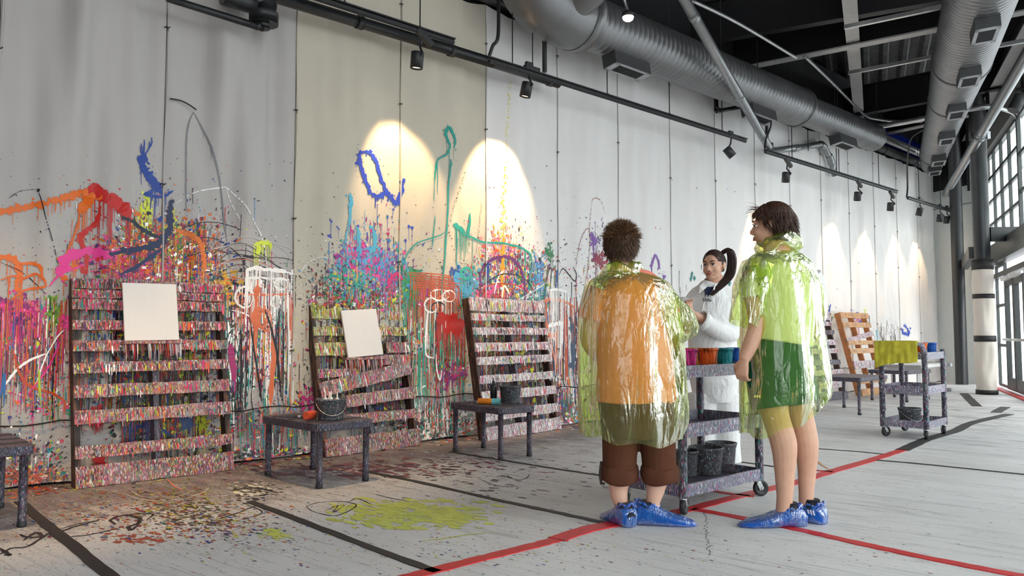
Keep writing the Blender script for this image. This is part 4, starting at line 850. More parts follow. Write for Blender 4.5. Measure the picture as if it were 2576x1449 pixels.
def stroke(pts, wpx, col, rough=.25, drips=0, dl=(20, 60), drops=0, spread=14, taper=True, dash=0.0, sep=False, label=None):
    c = H(col); S = [sz(*p) for p in pts]; m_ = ppm(*pts[len(pts)//2]); w = wpx*m_/2
    P = catmull([Vector((a, b, 0)) for a, b in S], 16); n = len(P); LAY[0] += 3
    off = .0066+rp.random()*.0014; V = []; sd_ = rp.random()*50; mbk = MB() if sep else None; k = kof(S[len(S)//2][0])
    for i, p in enumerate(P):
        d = (P[min(i+1, n-1)]-P[max(i-1, 0)]); d = d.normalized() if d.length > 1e-6 else Vector((1, 0, 0)); q = Vector((-d.y, d.x, 0))
        f = (i/(n-1)); ww = w*(min(1, .35+3*min(f, 1-f)) if taper else 1)
        g = lambda z_: max(.15, 1+rough*(1.5*noise.noise(Vector((i*.22, sd_, z_)))+.9*noise.noise(Vector((i*.61, sd_+9, z_)))))
        a = p+q*ww*g(0); b = p-q*ww*g(5); V += [(a.x, a.y), (b.x, b.y)]
        if rough > .42 and rp.random() < .16: blob(p.x+rp.gauss(0, w*.5), p.y+rp.gauss(0, w*.5), w*rp.uniform(.5, 1.15), c, 14, 1, .3, off)
    if sep: put(V, [(2*i, 2*i+1, 2*i+3, 2*i+2) for i in range(n-1)], c, off, mbk=mbk)
    for i in range(n-1):
        if sep or (dash and rp.random() < dash): continue
        put(V[2*i:2*i+4], [(0, 1, 3, 2)], c, off)
    for _ in range(drips):
        p = rp.choice(P); drip(p.x+rp.uniform(-w, w)*.6, p.y, rp.uniform(*dl)*m_, rp.uniform(.7, 1.6)*m_, c, off)
    for _ in range(drops):
        p = rp.choice(P); blob(p.x+rp.gauss(0, spread*m_*.5), p.y+rp.gauss(0, spread*m_*.5), abs(rp.gauss(0, 1.3))*m_+.4*m_, c)
    if sep:
        o = mbk; root = panels[k]; inv = Matrix.Rotation(-WANG, 4, 'Z') @ Matrix.Translation(-root.location); o.v = [inv @ v for v in o.v]; q = o.build('paint_stroke', 'paint', root); q['label'] = label
def mass(cx, cy, rx, ry, n, pal, r=(.8, 4), dr=.15, dl=(8, 60), asp=True):
    for _ in range(int(n*2.6)):
        x, y = rp.gauss(cx, rx), rp.gauss(cy, ry)
        if abs(x-cx) > 2.6*rx or abs(y-cy) > 2.6*ry: continue
        s, z = sz(x, y); m_ = ppm(x, y)
        if z < .02: continue
        c = rp.choice(pal); q = (r[0]*.55+(r[1]*.8-r[0]*.55)*rp.random()**6)*m_
        an = math.atan2(-(y-cy-ry), (x-cx)+.01)
        blob(s, z, q, c, None, rp.uniform(1, 3.2) if asp and q < 3*m_ else rp.uniform(.8, 1.3), .5, ang=an)
        if rp.random() < dr*.45: drip(s, z, rp.uniform(*dl)*m_, rp.uniform(.5, 1.5)*m_, c)
def rain(x0, x1, y0, y1, n, pal, dl=(30, 160), w=(.6, 2.2)):
    for _ in range(n):
        x, y = rp.uniform(x0, x1), rp.uniform(y0, y1); s, z = sz(x, y); m_ = ppm(x, y); L = rp.uniform(*dl)*m_
        if z < .05: continue
        drip(s, z, min(L, z-.03), rp.uniform(*w)*m_, rp.choice(pal))
MIX = hexs('#c9276a', '#e9762a', '#cf2a2a', '#1d3f9a', '#d8dc2e', '#1f8f8a', '#201a22', '#ffffff', '#4f9bd0', '#6f2a6f', '#3f8a3a', '#e0518f')
DKM = hexs('#201a22', '#2b2430', '#5a1f2a', '#4a3a30', '#20303f', '#3a2a40')
# fine speckle thickening downwards
for x0, x1, n in ((0, 560, 3000), (560, 760, 900), (760, 1020, 1700), (1020, 1180, 1000), (1180, 1400, 1500), (1400, 1520, 700), (1520, 1900, 300), (1900, 2200, 250)):
    for _ in range(n):
        x = rp.uniform(x0, x1); y = 1150-abs(rp.gauss(0, 310))
        if y < 380: continue
        s, z = sz(x, y); m_ = ppm(x, y)
        if z < .03: continue
        blob(s, z, (.35+1.3*rp.random()**5)*m_, rp.choice(MIX+DKM*5), 5, rp.uniform(1, 2.5), .3, ang=rp.uniform(-1.4, 1.4))
# ---- leftmost bay
stroke([(-30, 537), (20, 530), (65, 522), (110, 513), (150, 503), (185, 492), (215, 485), (237, 492)], 15, '#e06a1c', 1.15, 14, (10, 40), 60, 26, sep=True, label='long orange splash across the left edge')
stroke([(205, 482), (225, 492), (215, 515), (195, 535)], 26, '#e06a1c', .4, 12, (20, 120), 20)
stroke([(200, 540), (185, 590), (165, 640), (152, 690)], 5, '#d9641f', .3, 3, (20, 60))
stroke([(228, 482), (255, 492), (280, 508), (305, 525), (318, 548)], 30, '#c4201f', .45, 34, (20, 130), 50, 40, sep=True, label='thick red arched splash')
stroke([(250, 520), (240, 560), (215, 582), (200, 600), (215, 640), (218, 690)], 11, '#c4201f', .5, 8, (20, 70), 24, 24)
for p in ((190, 660), (212, 680), (185, 675), (150, 655), (160, 700)): s, z = sz(*p); blob(s, z, 9*ppm(*p), H('#c4201f' if p[0] == 212 else '#e06a1c')); drip(s, z, .12, .004, H('#c4201f' if p[0] == 212 else '#e06a1c'))
stroke([(352, 392), (360, 425), (380, 452), (392, 470), (413, 492)], 20, '#163f94', .6, 10, (20, 90), 40, 22, sep=True, label='cobalt blue downward splash above the first pallet')
for dx, dy in ((352, 372), (361, 362), (372, 366), (378, 356), (356, 378)): stroke([(dx+rp.uniform(-3, 3), dy-10), (dx, dy+10), (358, 395)], 3, '#163f94', .4)
stroke([(380, 455), (385, 475), (372, 490), (395, 495), (415, 493), (433, 480)], 7, '#163f94', .5, 4, (20, 60)); s, z = sz(369, 490); blob(s, z, .026, H('#163f94')); drip(s, z, .26, .005, H('#20301f'))
stroke([(427, 508), (426, 545), (424, 575), (408, 603), (375, 622), (320, 632), (275, 640)], 15, '#1c2850', .45, 6, (15, 40), 10, sep=True, label='dark navy hooked stroke')
stroke([(304, 547), (330, 560), (365, 582), (400, 598), (412, 600)], 9, '#1c2438', .45, 4, (10, 30)); stroke([(415, 620), (380, 645), (345, 670), (300, 690)], 9, '#1f2f5c', .4, 3)
mass(362, 535, 12, 22, 90, hexs('#d8e034', '#e4e85a', '#cdd52a'), (1, 6), .3, (8, 40)); mass(430, 560, 8, 18, 50, hexs('#d9c21f', '#d8e034'), (1, 6), .2)
mass(400, 640, 62, 42, 1500, hexs('#e06a1c', '#c4201f', '#4f7a2a', '#1d3f9a', '#d9c21f', '#201a22', '#a8b02a', '#c96a1c', '#8a2a3a', '#d35a20', '#1f6a5a', '#ffffff'), (1, 8), .35, (10, 60))
mass(330, 660, 60, 30, 600, hexs('#c9276a', '#cf2a2a', '#7a1f2a', '#e0518f', '#e06a1c', '#5a2a6a'), (1, 8), .3); mass(490, 640, 40, 45, 500, hexs('#e06a1c', '#d9762a', '#201a22', '#1d3f9a', '#c4502a'), (.8, 6), .2)
mass(400, 610, 110, 70, 900, MIX+DKM, (.5, 2.2), .03); mass(520, 640, 60, 50, 400, DKM+hexs('#1d3f9a'), (.5, 2.4), .05)
stroke([(440, 580), (470, 590), (495, 610), (505, 640), (508, 680)], 12, '#d9702a', .5, 10, (15, 60), 20)
for pts in ([(420, 610), (460, 575), (510, 560), (570, 565), (600, 580)], [(430, 640), (500, 600), (560, 610), (600, 650), (610, 700)], [(440, 660), (520, 630), (590, 640), (690, 660)]): stroke(pts, 2, '#2a2430', .3)
stroke([(150, 695), (165, 655), (190, 640), (225, 633), (265, 640)], 20, '#ea3d94', .6, 8, (10, 30), 50, 26); stroke([(118, 722), (150, 690), (190, 675), (245, 645), (300, 628)], 5, '#ea3d94', .4)
stroke([(-10, 648), (20, 648), (40, 662), (46, 690), (38, 725)], 14, '#e06a1c', .45, 10, (20, 90), 14); stroke([(45, 664), (75, 664), (95, 672), (103, 705)], 7, '#e06a1c', .5, 6, (10, 50), 8); stroke([(0, 705), (30, 695), (60, 700), (90, 690), (110, 720), (60, 730), (20, 760)], 6, '#d9641f', .4, 10, (20, 90))
mass(45, 795, 34, 24, 420, hexs('#c2247a', '#e23a8e', '#7a1f6a', '#d92c86', '#b5206a', '#e06a8e'), (1, 10), .4, (10, 80)); mass(52, 803, 14, 8, 90, hexs('#3a1a5a', '#5a1f6a'), (1, 8), .2); mass(130, 785, 14, 20, 100, hexs('#6f9a2a', '#3f7a2a', '#8aa83a'), (1, 7), .3); mass(170, 810, 12, 12, 70, hexs('#ea3d94', '#d92c86'), (1, 7), .3)
rain(0, 185, 740, 900, 170, hexs('#d9641f', '#c4502a', '#c2247a', '#a83a2a', '#201a22', '#e06a1c', '#7a2a4a', '#ffffff', '#2f5f9f'), (50, 190), (.6, 1.8)); mass(90, 900, 60, 55, 700, MIX+DKM, (.6, 4), .2, (10, 60))
for pts, c, w in (([(0, 985), (40, 930), (75, 905), (110, 890)], '#ffffff', 6), ([(90, 960), (110, 900), (140, 850), (160, 830)], '#ffffff', 3), ([(70, 990), (120, 920), (150, 860)], '#ea3d94', 4), ([(30, 880), (60, 960), (130, 990), (160, 1010), (160, 1040)], '#c4502a', 6), ([(95, 1000), (95, 930), (100, 1020)], '#b8d02e', 3), ([(0, 1000), (10, 940), (8, 1020)], '#2f6fae', 5), ([(0, 660), (60, 690), (110, 740)], '#1f1b22', 2), ([(90, 478), (98, 500), (112, 560), (130, 620), (148, 690)], '#1f1b22', 2.2), ([(20, 500), (50, 482), (90, 477)], '#1f1b22', 1.6), ([(90, 479), (96, 482)], '#1f1b22', 9)): stroke(pts, w, c, .35, dash=.25 if w < 2.3 else 0)
mass(130, 1010, 50, 20, 200, MIX+hexs('#ea3d94'), (.6, 5), .1); mass(75, 1150, 60, 40, 420, MIX+DKM, (.6, 5), .08); mass(60, 1195, 55, 14, 400, hexs('#c4502a', '#8a4a2a', '#d9702a', '#a83a2a', '#e9c9b0', '#5a3a2a'), (.8, 5), .05)
stroke([(30, 1100), (30, 1120), (34, 1150)], 8, '#243a86', .5, 3, (10, 30))
# ---- grey sheet between the first and second pallets
stroke([(488, 281), (474, 315), (468, 360), (467, 420), (466, 480), (466, 535)], 3.4, '#7b7c80', .3, sep=True, label='thin grey paint run forming the left side of an arch')
stroke([(488, 281), (500, 300), (512, 325), (525, 360), (537, 405), (548, 450), (556, 500), (562, 555), (572, 610), (578, 660)], 4, '#7b7c80', .35, 3, (15, 30))
stroke([(440, 512), (490, 484), (550, 474), (572, 475), (600, 510), (630, 560), (652, 600), (662, 655), (668, 690)], 3, '#f4f2f0', .4, dash=.2); stroke([(568, 475), (580, 510), (600, 560)], 2, '#f4f2f0', .4, dash=.3)
stroke([(632, 618), (650, 612), (672, 613), (678, 625)], 11, '#d6e43c', .5, 14, (20, 60), 10, sep=True, label='neon yellow dab with runs'); stroke([(645, 618), (640, 640)], 12, '#d6e43c', .4, 3, (20, 50))
stroke([(604, 645), (622, 648), (634, 644)], 7, '#201c22', .4, 6, (10, 40))
stroke([(612, 680), (640, 676), (700, 682), (742, 690)], 9, '#f4f2f0', .8, 46, (20, 110), 20); stroke([(612, 700), (660, 700), (735, 704)], 6, '#f4f2f0', .8, 34, (20, 120)); stroke([(640, 672), (720, 682)], 4, '#201c22', .3)
for cx, cy, rx, ry, c, w in ((610, 748, 22, 26, '#f4f2f0', 5), (612, 752, 15, 18, '#201c22', 3), (704, 715, 18, 14, '#f4f2f0', 4), (735, 700, 7, 16, '#201c22', 3), (735, 740, 7, 12, '#201c22', 3), (648, 800, 18, 22, '#d9714a', 7), (662, 806, 14, 26, '#d9714a', 5), (690, 760, 12, 16, '#f4f2f0', 3)):
    stroke([(cx+rx*math.cos(a), cy+ry*math.sin(a)) for a in [i*.7+.3 for i in range(10)]], w, c, .25, 2)
stroke([(642, 705), (642, 745), (640, 800), (640, 835)], 16, '#d9714a', .35, 12, (30, 150)); stroke([(590, 740), (660, 742), (735, 740)], 5, '#d9714a', .4, 16, (30, 200)); stroke([(580, 780), (620, 795), (650, 830)], 4, '#f4f2f0', .3)
rain(575, 740, 700, 850, 330, hexs('#f4f2f0', '#ffffff', '#201c22', '#201c22', '#d9714a', '#d9714a', '#1f8f8a', '#b5b0b4', '#8a2a5a', '#f4f2f0'), (70, 210), (.8, 3.2)); rain(565, 610, 800, 900, 60, hexs('#1f8f8a', '#2fa098', '#201c22', '#ffffff'), (80, 200), (1, 3))
stroke([(680, 830), (682, 900), (676, 1000), (675, 1015)], 13, '#d9714a', .3, 8, (30, 80)); stroke([(600, 830), (602, 930), (600, 1015)], 6, '#201c22', .3); stroke([(660, 780), (690, 880), (705, 1000)], 6, '#201c22', .3); stroke([(625, 800), (640, 900), (655, 1010)], 4, '#201c22', .3); stroke([(720, 720), (725, 850), (722, 1000)], 4, '#f4f2f0', .3)
stroke([(575, 865), (580, 900), (585, 960)], 14, '#a2286a', .4, 6, (20, 60)); mass(590, 990, 14, 14, 100, hexs('#201c22'), (1, 6), .2)
mass(660, 860, 55, 90, 500, MIX+DKM, (.5, 3), .1); rain(590, 745, 1030, 1080, 130, hexs('#1f8f8a', '#201c22', '#c44a2a', '#5a2a3a', '#2f7a8a'), (15, 80), (.5, 1.6)); mass(670, 1060, 70, 30, 350, MIX+DKM, (.5, 3), .1); mass(690, 1140, 80, 10, 500, MIX+DKM+hexs('#f4f2f0', '#d9d6d0'), (1, 6), .02)
mass(560, 720, 18, 22, 220, hexs('#d9a21f', '#e06a1c', '#201a22', '#d8c22e', '#1f5a6a'), (1, 7), .2)
for k in range(14): y = 620+k*7; stroke([(520+rp.uniform(-30, 30), y), (600, y-rp.uniform(10, 40)), (690+rp.uniform(-40, 50), y+rp.uniform(-10, 40)), (735, y+40)], 1.3, rp.choice(['#2a2430', '#d9714a', '#c9c4c0']), .2)
# ---- beige sheets
stroke([(899, 386), (897, 402), (902, 425), (911, 451), (922, 474), (932, 490)], 11, '#2d45b8', .55, 3, (10, 26), 40, 18, sep=True, label='cobalt blue looped stroke, left side')
stroke([(897, 388), (915, 384), (932, 392), (944, 412), (953, 440), (967, 476), (984, 500), (996, 512), (1006, 490), (1011, 470), (1013, 449)], 11, '#2d45b8', .55, 4, (8, 30), 80, 18, sep=True, label='cobalt blue looped stroke, right side')
stroke([(930, 487), (948, 495), (968, 488), (985, 500)], 9, '#2d45b8', .6, 3, (15, 40), 20, 10); stroke([(996, 512), (988, 530), (985, 555)], 1.6, '#2d45b8', .3, dash=.3)
stroke([(1121, 366), (1114, 345), (1114, 333), (1122, 324), (1129, 338), (1137, 355), (1135, 375)], 9, '#209488', .4, 2, (40, 100), 20, 12, sep=True, label='tall teal hook shaped stroke'); stroke([(1116, 345), (1122, 370), (1115, 390), (1098, 401), (1090, 416), (1086, 447), (1085, 460)], 5, '#209488', .35, 3, (60, 100)); stroke([(1085, 455), (1084, 510)], 1.8, '#209488', .2); stroke([(1088, 544), (1084, 580), (1080, 625)], 3, '#209488', .4)
stroke([(1126, 404), (1124, 432), (1119, 470), (1117, 548), (1113, 625), (1104, 741)], 5, '#209488', .3, sep=True, label='long vertical teal run'); stroke([(1124, 403), (1128, 415), (1122, 425)], 4, '#209488', .3)
stroke([(1112, 583), (1102, 592), (1070, 603), (1044, 613), (1025, 637), (1014, 665), (1009, 690)], 3.2, '#209488', .3)
stroke([(1133, 565), (1152, 575), (1164, 590), (1183, 598), (1218, 610), (1257, 612), (1303, 623), (1322, 637), (1328, 650), (1330, 672)], 5, '#209488', .35, 10, (40, 110), sep=True, label='teal shoulder shaped stroke with runs'); stroke([(1133, 565), (1150, 572), (1165, 588)], 12, '#209488', .4, 10, (40, 110)); stroke([(1178, 537), (1177, 560), (1172, 586), (1168, 592)], 8, '#209488', .4, 4, (30, 90))
stroke([(873, 490), (876, 510), (873, 535)], 11, '#4fa8c8', .5, 6, (30, 80), 16, 14); stroke([(873, 540), (868, 570), (862, 610), (866, 650)], 4, '#4fa8c8', .5, dash=.2); stroke([(932, 570), (940, 595), (938, 620), (925, 640)], 9, '#4fa8c8', .6, 6, (20, 50), 20); stroke([(893, 575), (895, 600), (900, 640)], 7, '#4fa8c8', .6, 4, (20, 50), 10)
mass(930, 690, 44, 36, 1100, hexs('#4f9bd0', '#5aa8d4', '#c8307e', '#e84a9a', '#6f3a8a', '#209488', '#3a6fb0', '#4f9bd0'), (.8, 7), .25, (10, 60)); mass(905, 660, 26, 22, 380, hexs('#e84a9a', '#8a2a8a', '#c8307e', '#4f9bd0'), (.8, 8), .3); mass(890, 705, 30, 24, 420, hexs('#209488', '#2fa58f', '#201a22', '#c9c22e'), (.8, 7), .2)
mass(920, 745, 58, 16, 1200, hexs('#8a1f2a', '#c43a2a', '#201a22', '#d9c21f', '#3f8a3a', '#c8307e', '#f0edea', '#5a2a2a', '#d9702a'), (.8, 6), .2, (6, 30)); mass(930, 690, 85, 60, 800, MIX+DKM+hexs('#4f9bd0', '#4f9bd0'), (.5, 2.4), .03); mass(920, 600, 40, 40, 160, hexs('#4f9bd0', '#2d45b8', '#c8307e'), (.6, 4), .2)
for p, c in (((953, 566), '#b02050'), ((1035, 573), '#2d45b8'), ((1028, 570), '#2d45b8'), ((1020, 605), '#2d45b8'), ((973, 545), '#2d45b8'), ((975, 590), '#a01f40'), ((1014, 650), '#2d45b8')): s, z = sz(*p); blob(s, z, 4*ppm(*p), H(c)); drip(s, z, .13, .003, H(c))
stroke([(975, 720), (985, 695), (1000, 690), (1012, 705)], 9, '#d02a72', .5, 8, (20, 60), 10); mass(800, 720, 30, 30, 240, DKM+hexs('#f4f2f0'), (.5, 2.4), .05); stroke([(750, 690), (775, 660), (800, 648), (820, 652)], 1.5, '#ffffff', .3, dash=.3)
# yellow dotted run, black dotted runs
for i in range(230):
    y = 212+i*1.9+rp.uniform(-3, 3); x = 1276-(y-212)*.04+rp.gauss(0, 2.2+max(0, (y-430))*.012); s, z = sz(x, y); blob(s, z, (.7+1.6*rp.random()**2)*ppm(x, y)*(1.3 if y > 420 else .8), H('#e2d23a'), 6, 1, .3, ang=1.5)
stroke([(1262, 600), (1260, 650), (1258, 700), (1262, 740)], 7, '#e8a21f', .6, 8, (10, 50), 30, 10)
for i in range(60): f = i/60; x, y = lerp(1167, 1123, f)+rp.uniform(-3, 3), lerp(432, 560, f)+rp.uniform(-3, 3); s, z = sz(x, y); blob(s, z, 1.1*ppm(x, y), H('#2a2022'), 5)
for i in range(60): f = i/60; x, y = lerp(1210, 1196, f)+rp.uniform(-2, 2), lerp(510, 640, f); s, z = sz(x, y); blob(s, z, .9*ppm(x, y), H('#4a3022'), 5)
# ---- between the second and third pallets
for k in range(7): y = 686+k*6; stroke([(1025+k*2, y), (1060, y+2), (1100, y+5), (1150+rp.uniform(-25, 10), y+10)], 3, '#c4562f', .4, 8, (6, 60))
rain(1020, 1150, 690, 740, 110, hexs('#c4562f', '#b8482a', '#d9714a'), (20, 120), (.6, 1.6)); mass(1030, 720, 14, 24, 240, hexs('#2f8a4a', '#3f9a5a', '#1f6a3a', '#209488'), (.8, 7), .3); mass(1060, 735, 10, 14, 90, hexs('#5a2a9a', '#d02a9a'), (.8, 5), .2)
for cx, cy, rx, ry, c, w in ((1078, 768, 16, 18, '#f4f2f0', 4), (1100, 742, 24, 14, '#f4f2f0', 4), (1124, 745, 16, 14, '#f4f2f0', 3), (1095, 775, 18, 14, '#201c22', 3.5), (1168, 688, 14, 14, '#2fa58f', 6), (1110, 760, 20, 16, '#d9714a', 3)): stroke([(cx+rx*math.cos(a), cy+ry*math.sin(a)) for a in [i*.7+.3 for i in range(10)]], w, c, .25, 4, (20, 120))
stroke([(1070, 780), (1066, 830), (1066, 890), (1085, 900)], 5, '#f4f2f0', .4, 6, (20, 100)); stroke([(1090, 890), (1092, 930), (1100, 955), (1105, 930)], 4, '#f4f2f0', .3)
stroke([(1090, 805), (1110, 803), (1140, 812), (1158, 815)], 24, '#b8281f', .5, 40, (10, 110), 50, 30, sep=True, label='broad red patch with runs beside the third pallet'); stroke([(1110, 820), (1130, 825), (1155, 835)], 20, '#b8281f', .6, 20, (10, 70), 30)
rain(1010, 1165, 760, 900, 230, hexs('#f4f2f0', '#2fa58f', '#2fa58f', '#c44a2a', '#b8281f', '#201c22', '#201c22', '#c4562f', '#b5b0b4', '#3f9a5a', '#209488'), (40, 150), (.6, 2.6)); mass(1090, 900, 50, 60, 500, MIX+DKM, (.5, 3), .1); mass(1130, 940, 18, 16, 120, hexs('#b8281f', '#7a2a7a', '#c8307e'), (1, 7), .2)
rain(1020, 1140, 1000, 1050, 160, hexs('#f4f2f0', '#2fa58f', '#201c22', '#c44a2a'), (15, 70), (.6, 2)); mass(1090, 1070, 60, 20, 700, hexs('#f4f2f0', '#ece8e2', '#201c22', '#c44a2a', '#2fa58f', '#d9d2c8'), (.8, 6), .1, (6, 30)); mass(990, 1010, 30, 50, 250, MIX+DKM, (.5, 4), .1)
mass(800, 1000, 40, 60, 260, MIX+DKM, (.5, 3), .08); mass(775, 1010, 16, 14, 60, hexs('#c2247a'), (1, 6), .2)
# ---- third pallet bay
mass(1285, 705, 46, 34, 1300, hexs('#8a1f3a', '#1d3f9a', '#d8c22e', '#209488', '#e84a9a', '#6f3a8a', '#201a22', '#f0edea', '#4f9bd0', '#3f8a3a', '#c4372a'), (.7, 6), .25, (8, 50)); mass(1285, 690, 80, 55, 800, MIX+DKM, (.5, 2.4), .03); mass(1260, 620, 22, 26, 160, hexs('#e87aa8', '#f08a8a', '#e8562a', '#e8a21f'), (.8, 6), .2)
stroke([(1205, 730), (1208, 690), (1220, 665), (1245, 650), (1275, 648), (1300, 670), (1312, 710), (1314, 760)], 8, '#6a2a6a', .6, 10, (10, 50), 40, 16); stroke([(1225, 660), (1224, 690)], 10, '#1f3f9a', .5, 4); stroke([(1185, 715), (1170, 735), (1140, 700), (1160, 690)], 14, '#4f9bc4', .6, 8, (20, 80), 30, 26); mass(1150, 690, 10, 8, 70, hexs('#1f4f9a'), (1, 7), .3)
mass(1180, 720, 22, 28, 300, hexs('#4f9bc4', '#6ab0d0', '#209488'), (.8, 6), .3); mass(1330, 755, 20, 20, 220, hexs('#209488', '#2fa58f', '#f4f2f0'), (.8, 7), .2); mass(1350, 690, 8, 26, 100, hexs('#4f9bd0', '#3a8ac4'), (.8, 6), .3); mass(1240, 735, 30, 10, 200, hexs('#c43a2a', '#e0518f', '#7a1f2a'), (.8, 6), .2)
for pts, c, w in (([(1240, 740), (1250, 700), (1262, 680)], '#f4f2f0', 4), ([(1258, 750), (1262, 720), (1275, 740)], '#f4f2e0', 6), ([(1200, 740), (1240, 715), (1300, 720), (1330, 745)], '#c4372a', 3), ([(1290, 760), (1340, 730), (1370, 710)], '#f4f2f0', 2), ([(1210, 720), (1260, 690), (1310, 700), (1340, 740)], '#2a2430', 2.5), ([(1372, 620), (1378, 660), (1365, 720), (1358, 770)], '#2a7a4a', 3), ([(1360, 770), (1372, 700), (1386, 675), (1380, 740)], '#201c22', 2.5), ([(1395, 750), (1400, 680), (1402, 720)], '#2f5fa0', 3), ([(1402, 700), (1415, 676), (1428, 690), (1440, 708), (1443, 690), (1436, 672)], '#201c22', 2.6)): stroke(pts, w, c, .35, dash=.3 if c == '#2a7a4a' else 0)
mass(1378, 640, 6, 12, 40, hexs('#2f7a4a'), (1, 6), .1); stroke([(1358, 760), (1385, 752), (1420, 760), (1440, 775)], 6, '#d9714a', .4, 14, (20, 120)); stroke([(1365, 785), (1372, 830), (1390, 845), (1405, 830)], 12, '#d9714a', .4, 14, (20, 120)); stroke([(1380, 730), (1400, 728), (1425, 735)], 6, '#f4f2f0', .4, 26, (30, 180)); stroke([(1375, 820), (1400, 815), (1415, 812)], 10, '#f4f2f0', .4, 14, (20, 140)); stroke([(1432, 800), (1436, 850), (1436, 930)], 12, '#3f4f68', .5, 8, (10, 50)); stroke([(1388, 850), (1392, 900), (1395, 950)], 14, '#20243c', .4, 6)
rain(1362, 1448, 740, 880, 300, hexs('#f4f2f0', '#f4f2f0', '#d9714a', '#c4562f', '#20243c', '#6a3a6a', '#c9c4c8', '#201c22'), (50, 160), (.6, 2.8)); stroke([(1370, 800), (1385, 870), (1400, 930)], 5, '#d9714a', .3); mass(1400, 960, 30, 12, 140, hexs('#f4f2f0'), (1, 6), .3); mass(1410, 1010, 34, 40, 420, MIX+DKM+hexs('#f4f2f0', '#c4562f'), (.6, 4), .15); mass(1440, 1060, 20, 10, 240, MIX+hexs('#209488', '#f4f2f0'), (.8, 5), .05)
# ---- what shows through the gaps of the pallets
GP = hexs('#201a22', '#2b2430', '#5a2a2a', '#1f3f8a', '#7a8a2a', '#8a2a3a', '#3a3a3a', '#c4502a', '#4a4a2a', '#1f5f5a', '#6a2a4a')
for x0, x1, y0, y1, n in ((195, 585, 735, 1000, 420), (300, 500, 860, 1120, 220), (790, 1010, 800, 1000, 330), (1190, 1370, 790, 1000, 380), (1380, 1430, 900, 1050, 60)): rain(x0, x1, y0, y1, n, GP, (15, 90), (.6, 2.6))
for cx, cy, rx, ry, n in ((390, 800, 90, 50, 600), (400, 930, 90, 60, 600), (420, 1060, 80, 40, 450), (900, 850, 55, 50, 420), (930, 1000, 50, 50, 300), (1290, 830, 45, 50, 380), (1310, 980, 45, 50, 300)): mass(cx, cy, rx, ry, n, GP+hexs('#d8dc2e', '#cf2a2a'), (.8, 9), .3, (8, 50))
for x, y, c in ((240, 1040, '#b8202a'), (245, 1150, '#b8202a'), (360, 1050, '#2a2f6a'), (465, 1050, '#1f3f7a'), (500, 1060, '#a8b02a'), (330, 1090, '#2a2430')): mass(x, y, 8, 12, 60, hexs(c), (1, 9), .5, (10, 40))
# ---- sheets behind the people
mass(1503, 655, 9, 10, 110, hexs('#8a1838', '#7a1f3a', '#a01f40'), (.8, 7), .1); mass(1484, 605, 6, 8, 40, hexs('#7a4aa0', '#6a3a90'), (.8, 5), .1); mass(1515, 600, 20, 24, 60, hexs('#7a4aa0', '#4a3a6a'), (.5, 3), .1); mass(1480, 680, 30, 40, 260, DKM+MIX, (.4, 1.6), .02)
stroke([(1480, 520), (1484, 503), (1496, 500), (1510, 515), (1520, 540)], 1.5, '#9a4a3a', .3, dash=.25); stroke([(1440, 690), (1450, 620), (1462, 585), (1474, 578), (1476, 620), (1470, 690), (1452, 780)], 1.4, '#8a4a3a', .2); stroke([(1480, 520), (1476, 560), (1474, 590)], 1.2, '#9a4a3a', .2, dash=.3)
stroke([(1634, 690), (1632, 668), (1638, 652), (1643, 643), (1650, 652), (1654, 668), (1650, 680)], 7, '#7a4aa0', .4, 2, (6, 15), 14, 10, sep=True, label='purple loop beside the short-haired woman'); stroke([(1636, 688), (1640, 700)], 9, '#7a4aa0', .4, 2); mass(1668, 695, 6, 6, 16, hexs('#7a4aa0'), (.6, 4), .2)
for p in ((1734, 690), (1732, 702), (1742, 700), (1830, 712)): s, z = sz(*p); blob(s, z, 4.5*ppm(*p), H('#1f7a70'), 12, 1.6, .4, ang=1.3)
mass(1733, 740, 20, 40, 50, DKM+hexs('#1f7a70'), (.4, 1.5)); stroke([(1846, 800), (1853, 830), (1856, 880)], 5, '#c8d83a', .5, 10, (20, 60), 20); rain(1840, 1868, 800, 880, 30, hexs('#c8d83a', '#d9714a', '#4f9bd0'), (15, 60)); stroke([(1862, 850), (1864, 870), (1862, 900)], 6, '#4f9bd0', .4, 3)
# ---- far sheets
mass(2085, 800, 10, 20, 70, hexs('#2a4ab0', '#201c22', '#c8d83a'), (.4, 2), .1); stroke([(2085, 765), (2082, 785), (2076, 815)], 3, '#2a4ab0', .5); stroke([(2140, 793), (2152, 790), (2146, 798)], 6, '#2a4ab0', .5, 1, (5, 10), 8); stroke([(2155, 812), (2166, 806), (2170, 818)], 7, '#2a4ab0', .5, 2, (5, 15), 8); mass(2152, 806, 6, 4, 30, hexs('#e87ab0'), (.6, 3)); mass(2168, 782, 3, 5, 14, hexs('#d8e034'), (.5, 2))
stroke([(2268, 817), (2278, 825), (2284, 836), (2280, 843), (2270, 838), (2268, 828)], 6, '#2a4ab8', .5, 2, (5, 10), 14, 10, sep=True, label='small blue ring shaped blot on a far canvas'); stroke([(2203, 830), (2207, 850), (2204, 868), (2210, 872)], 9, '#5ac0dc', .5, 4, (8, 20)); mass(2242, 864, 3, 4, 24, hexs('#f05aa8'), (.8, 4)); rain(2205, 2265, 812, 850, 70, hexs('#3a3638', '#6a6668', '#4a4648'), (6, 26), (.3, .8)); mass(2225, 840, 28, 22, 160, hexs('#3a3638', '#5a5658'), (.3, 1.1))
stroke([(2215, 812), (2214, 840), (2218, 860)], 1.5, '#2a2628', .3)
for k, m in PM.items():
    if not m.v: continue
    root = panels[k]; inv = Matrix.Rotation(-WANG, 4, 'Z') @ Matrix.Translation(-root.location); m.v = [inv @ v for v in m.v]
    tag(m.build('paint_splatter', 'paint', root), 'splashes, runs and specks of coloured paint', kind='stuff')
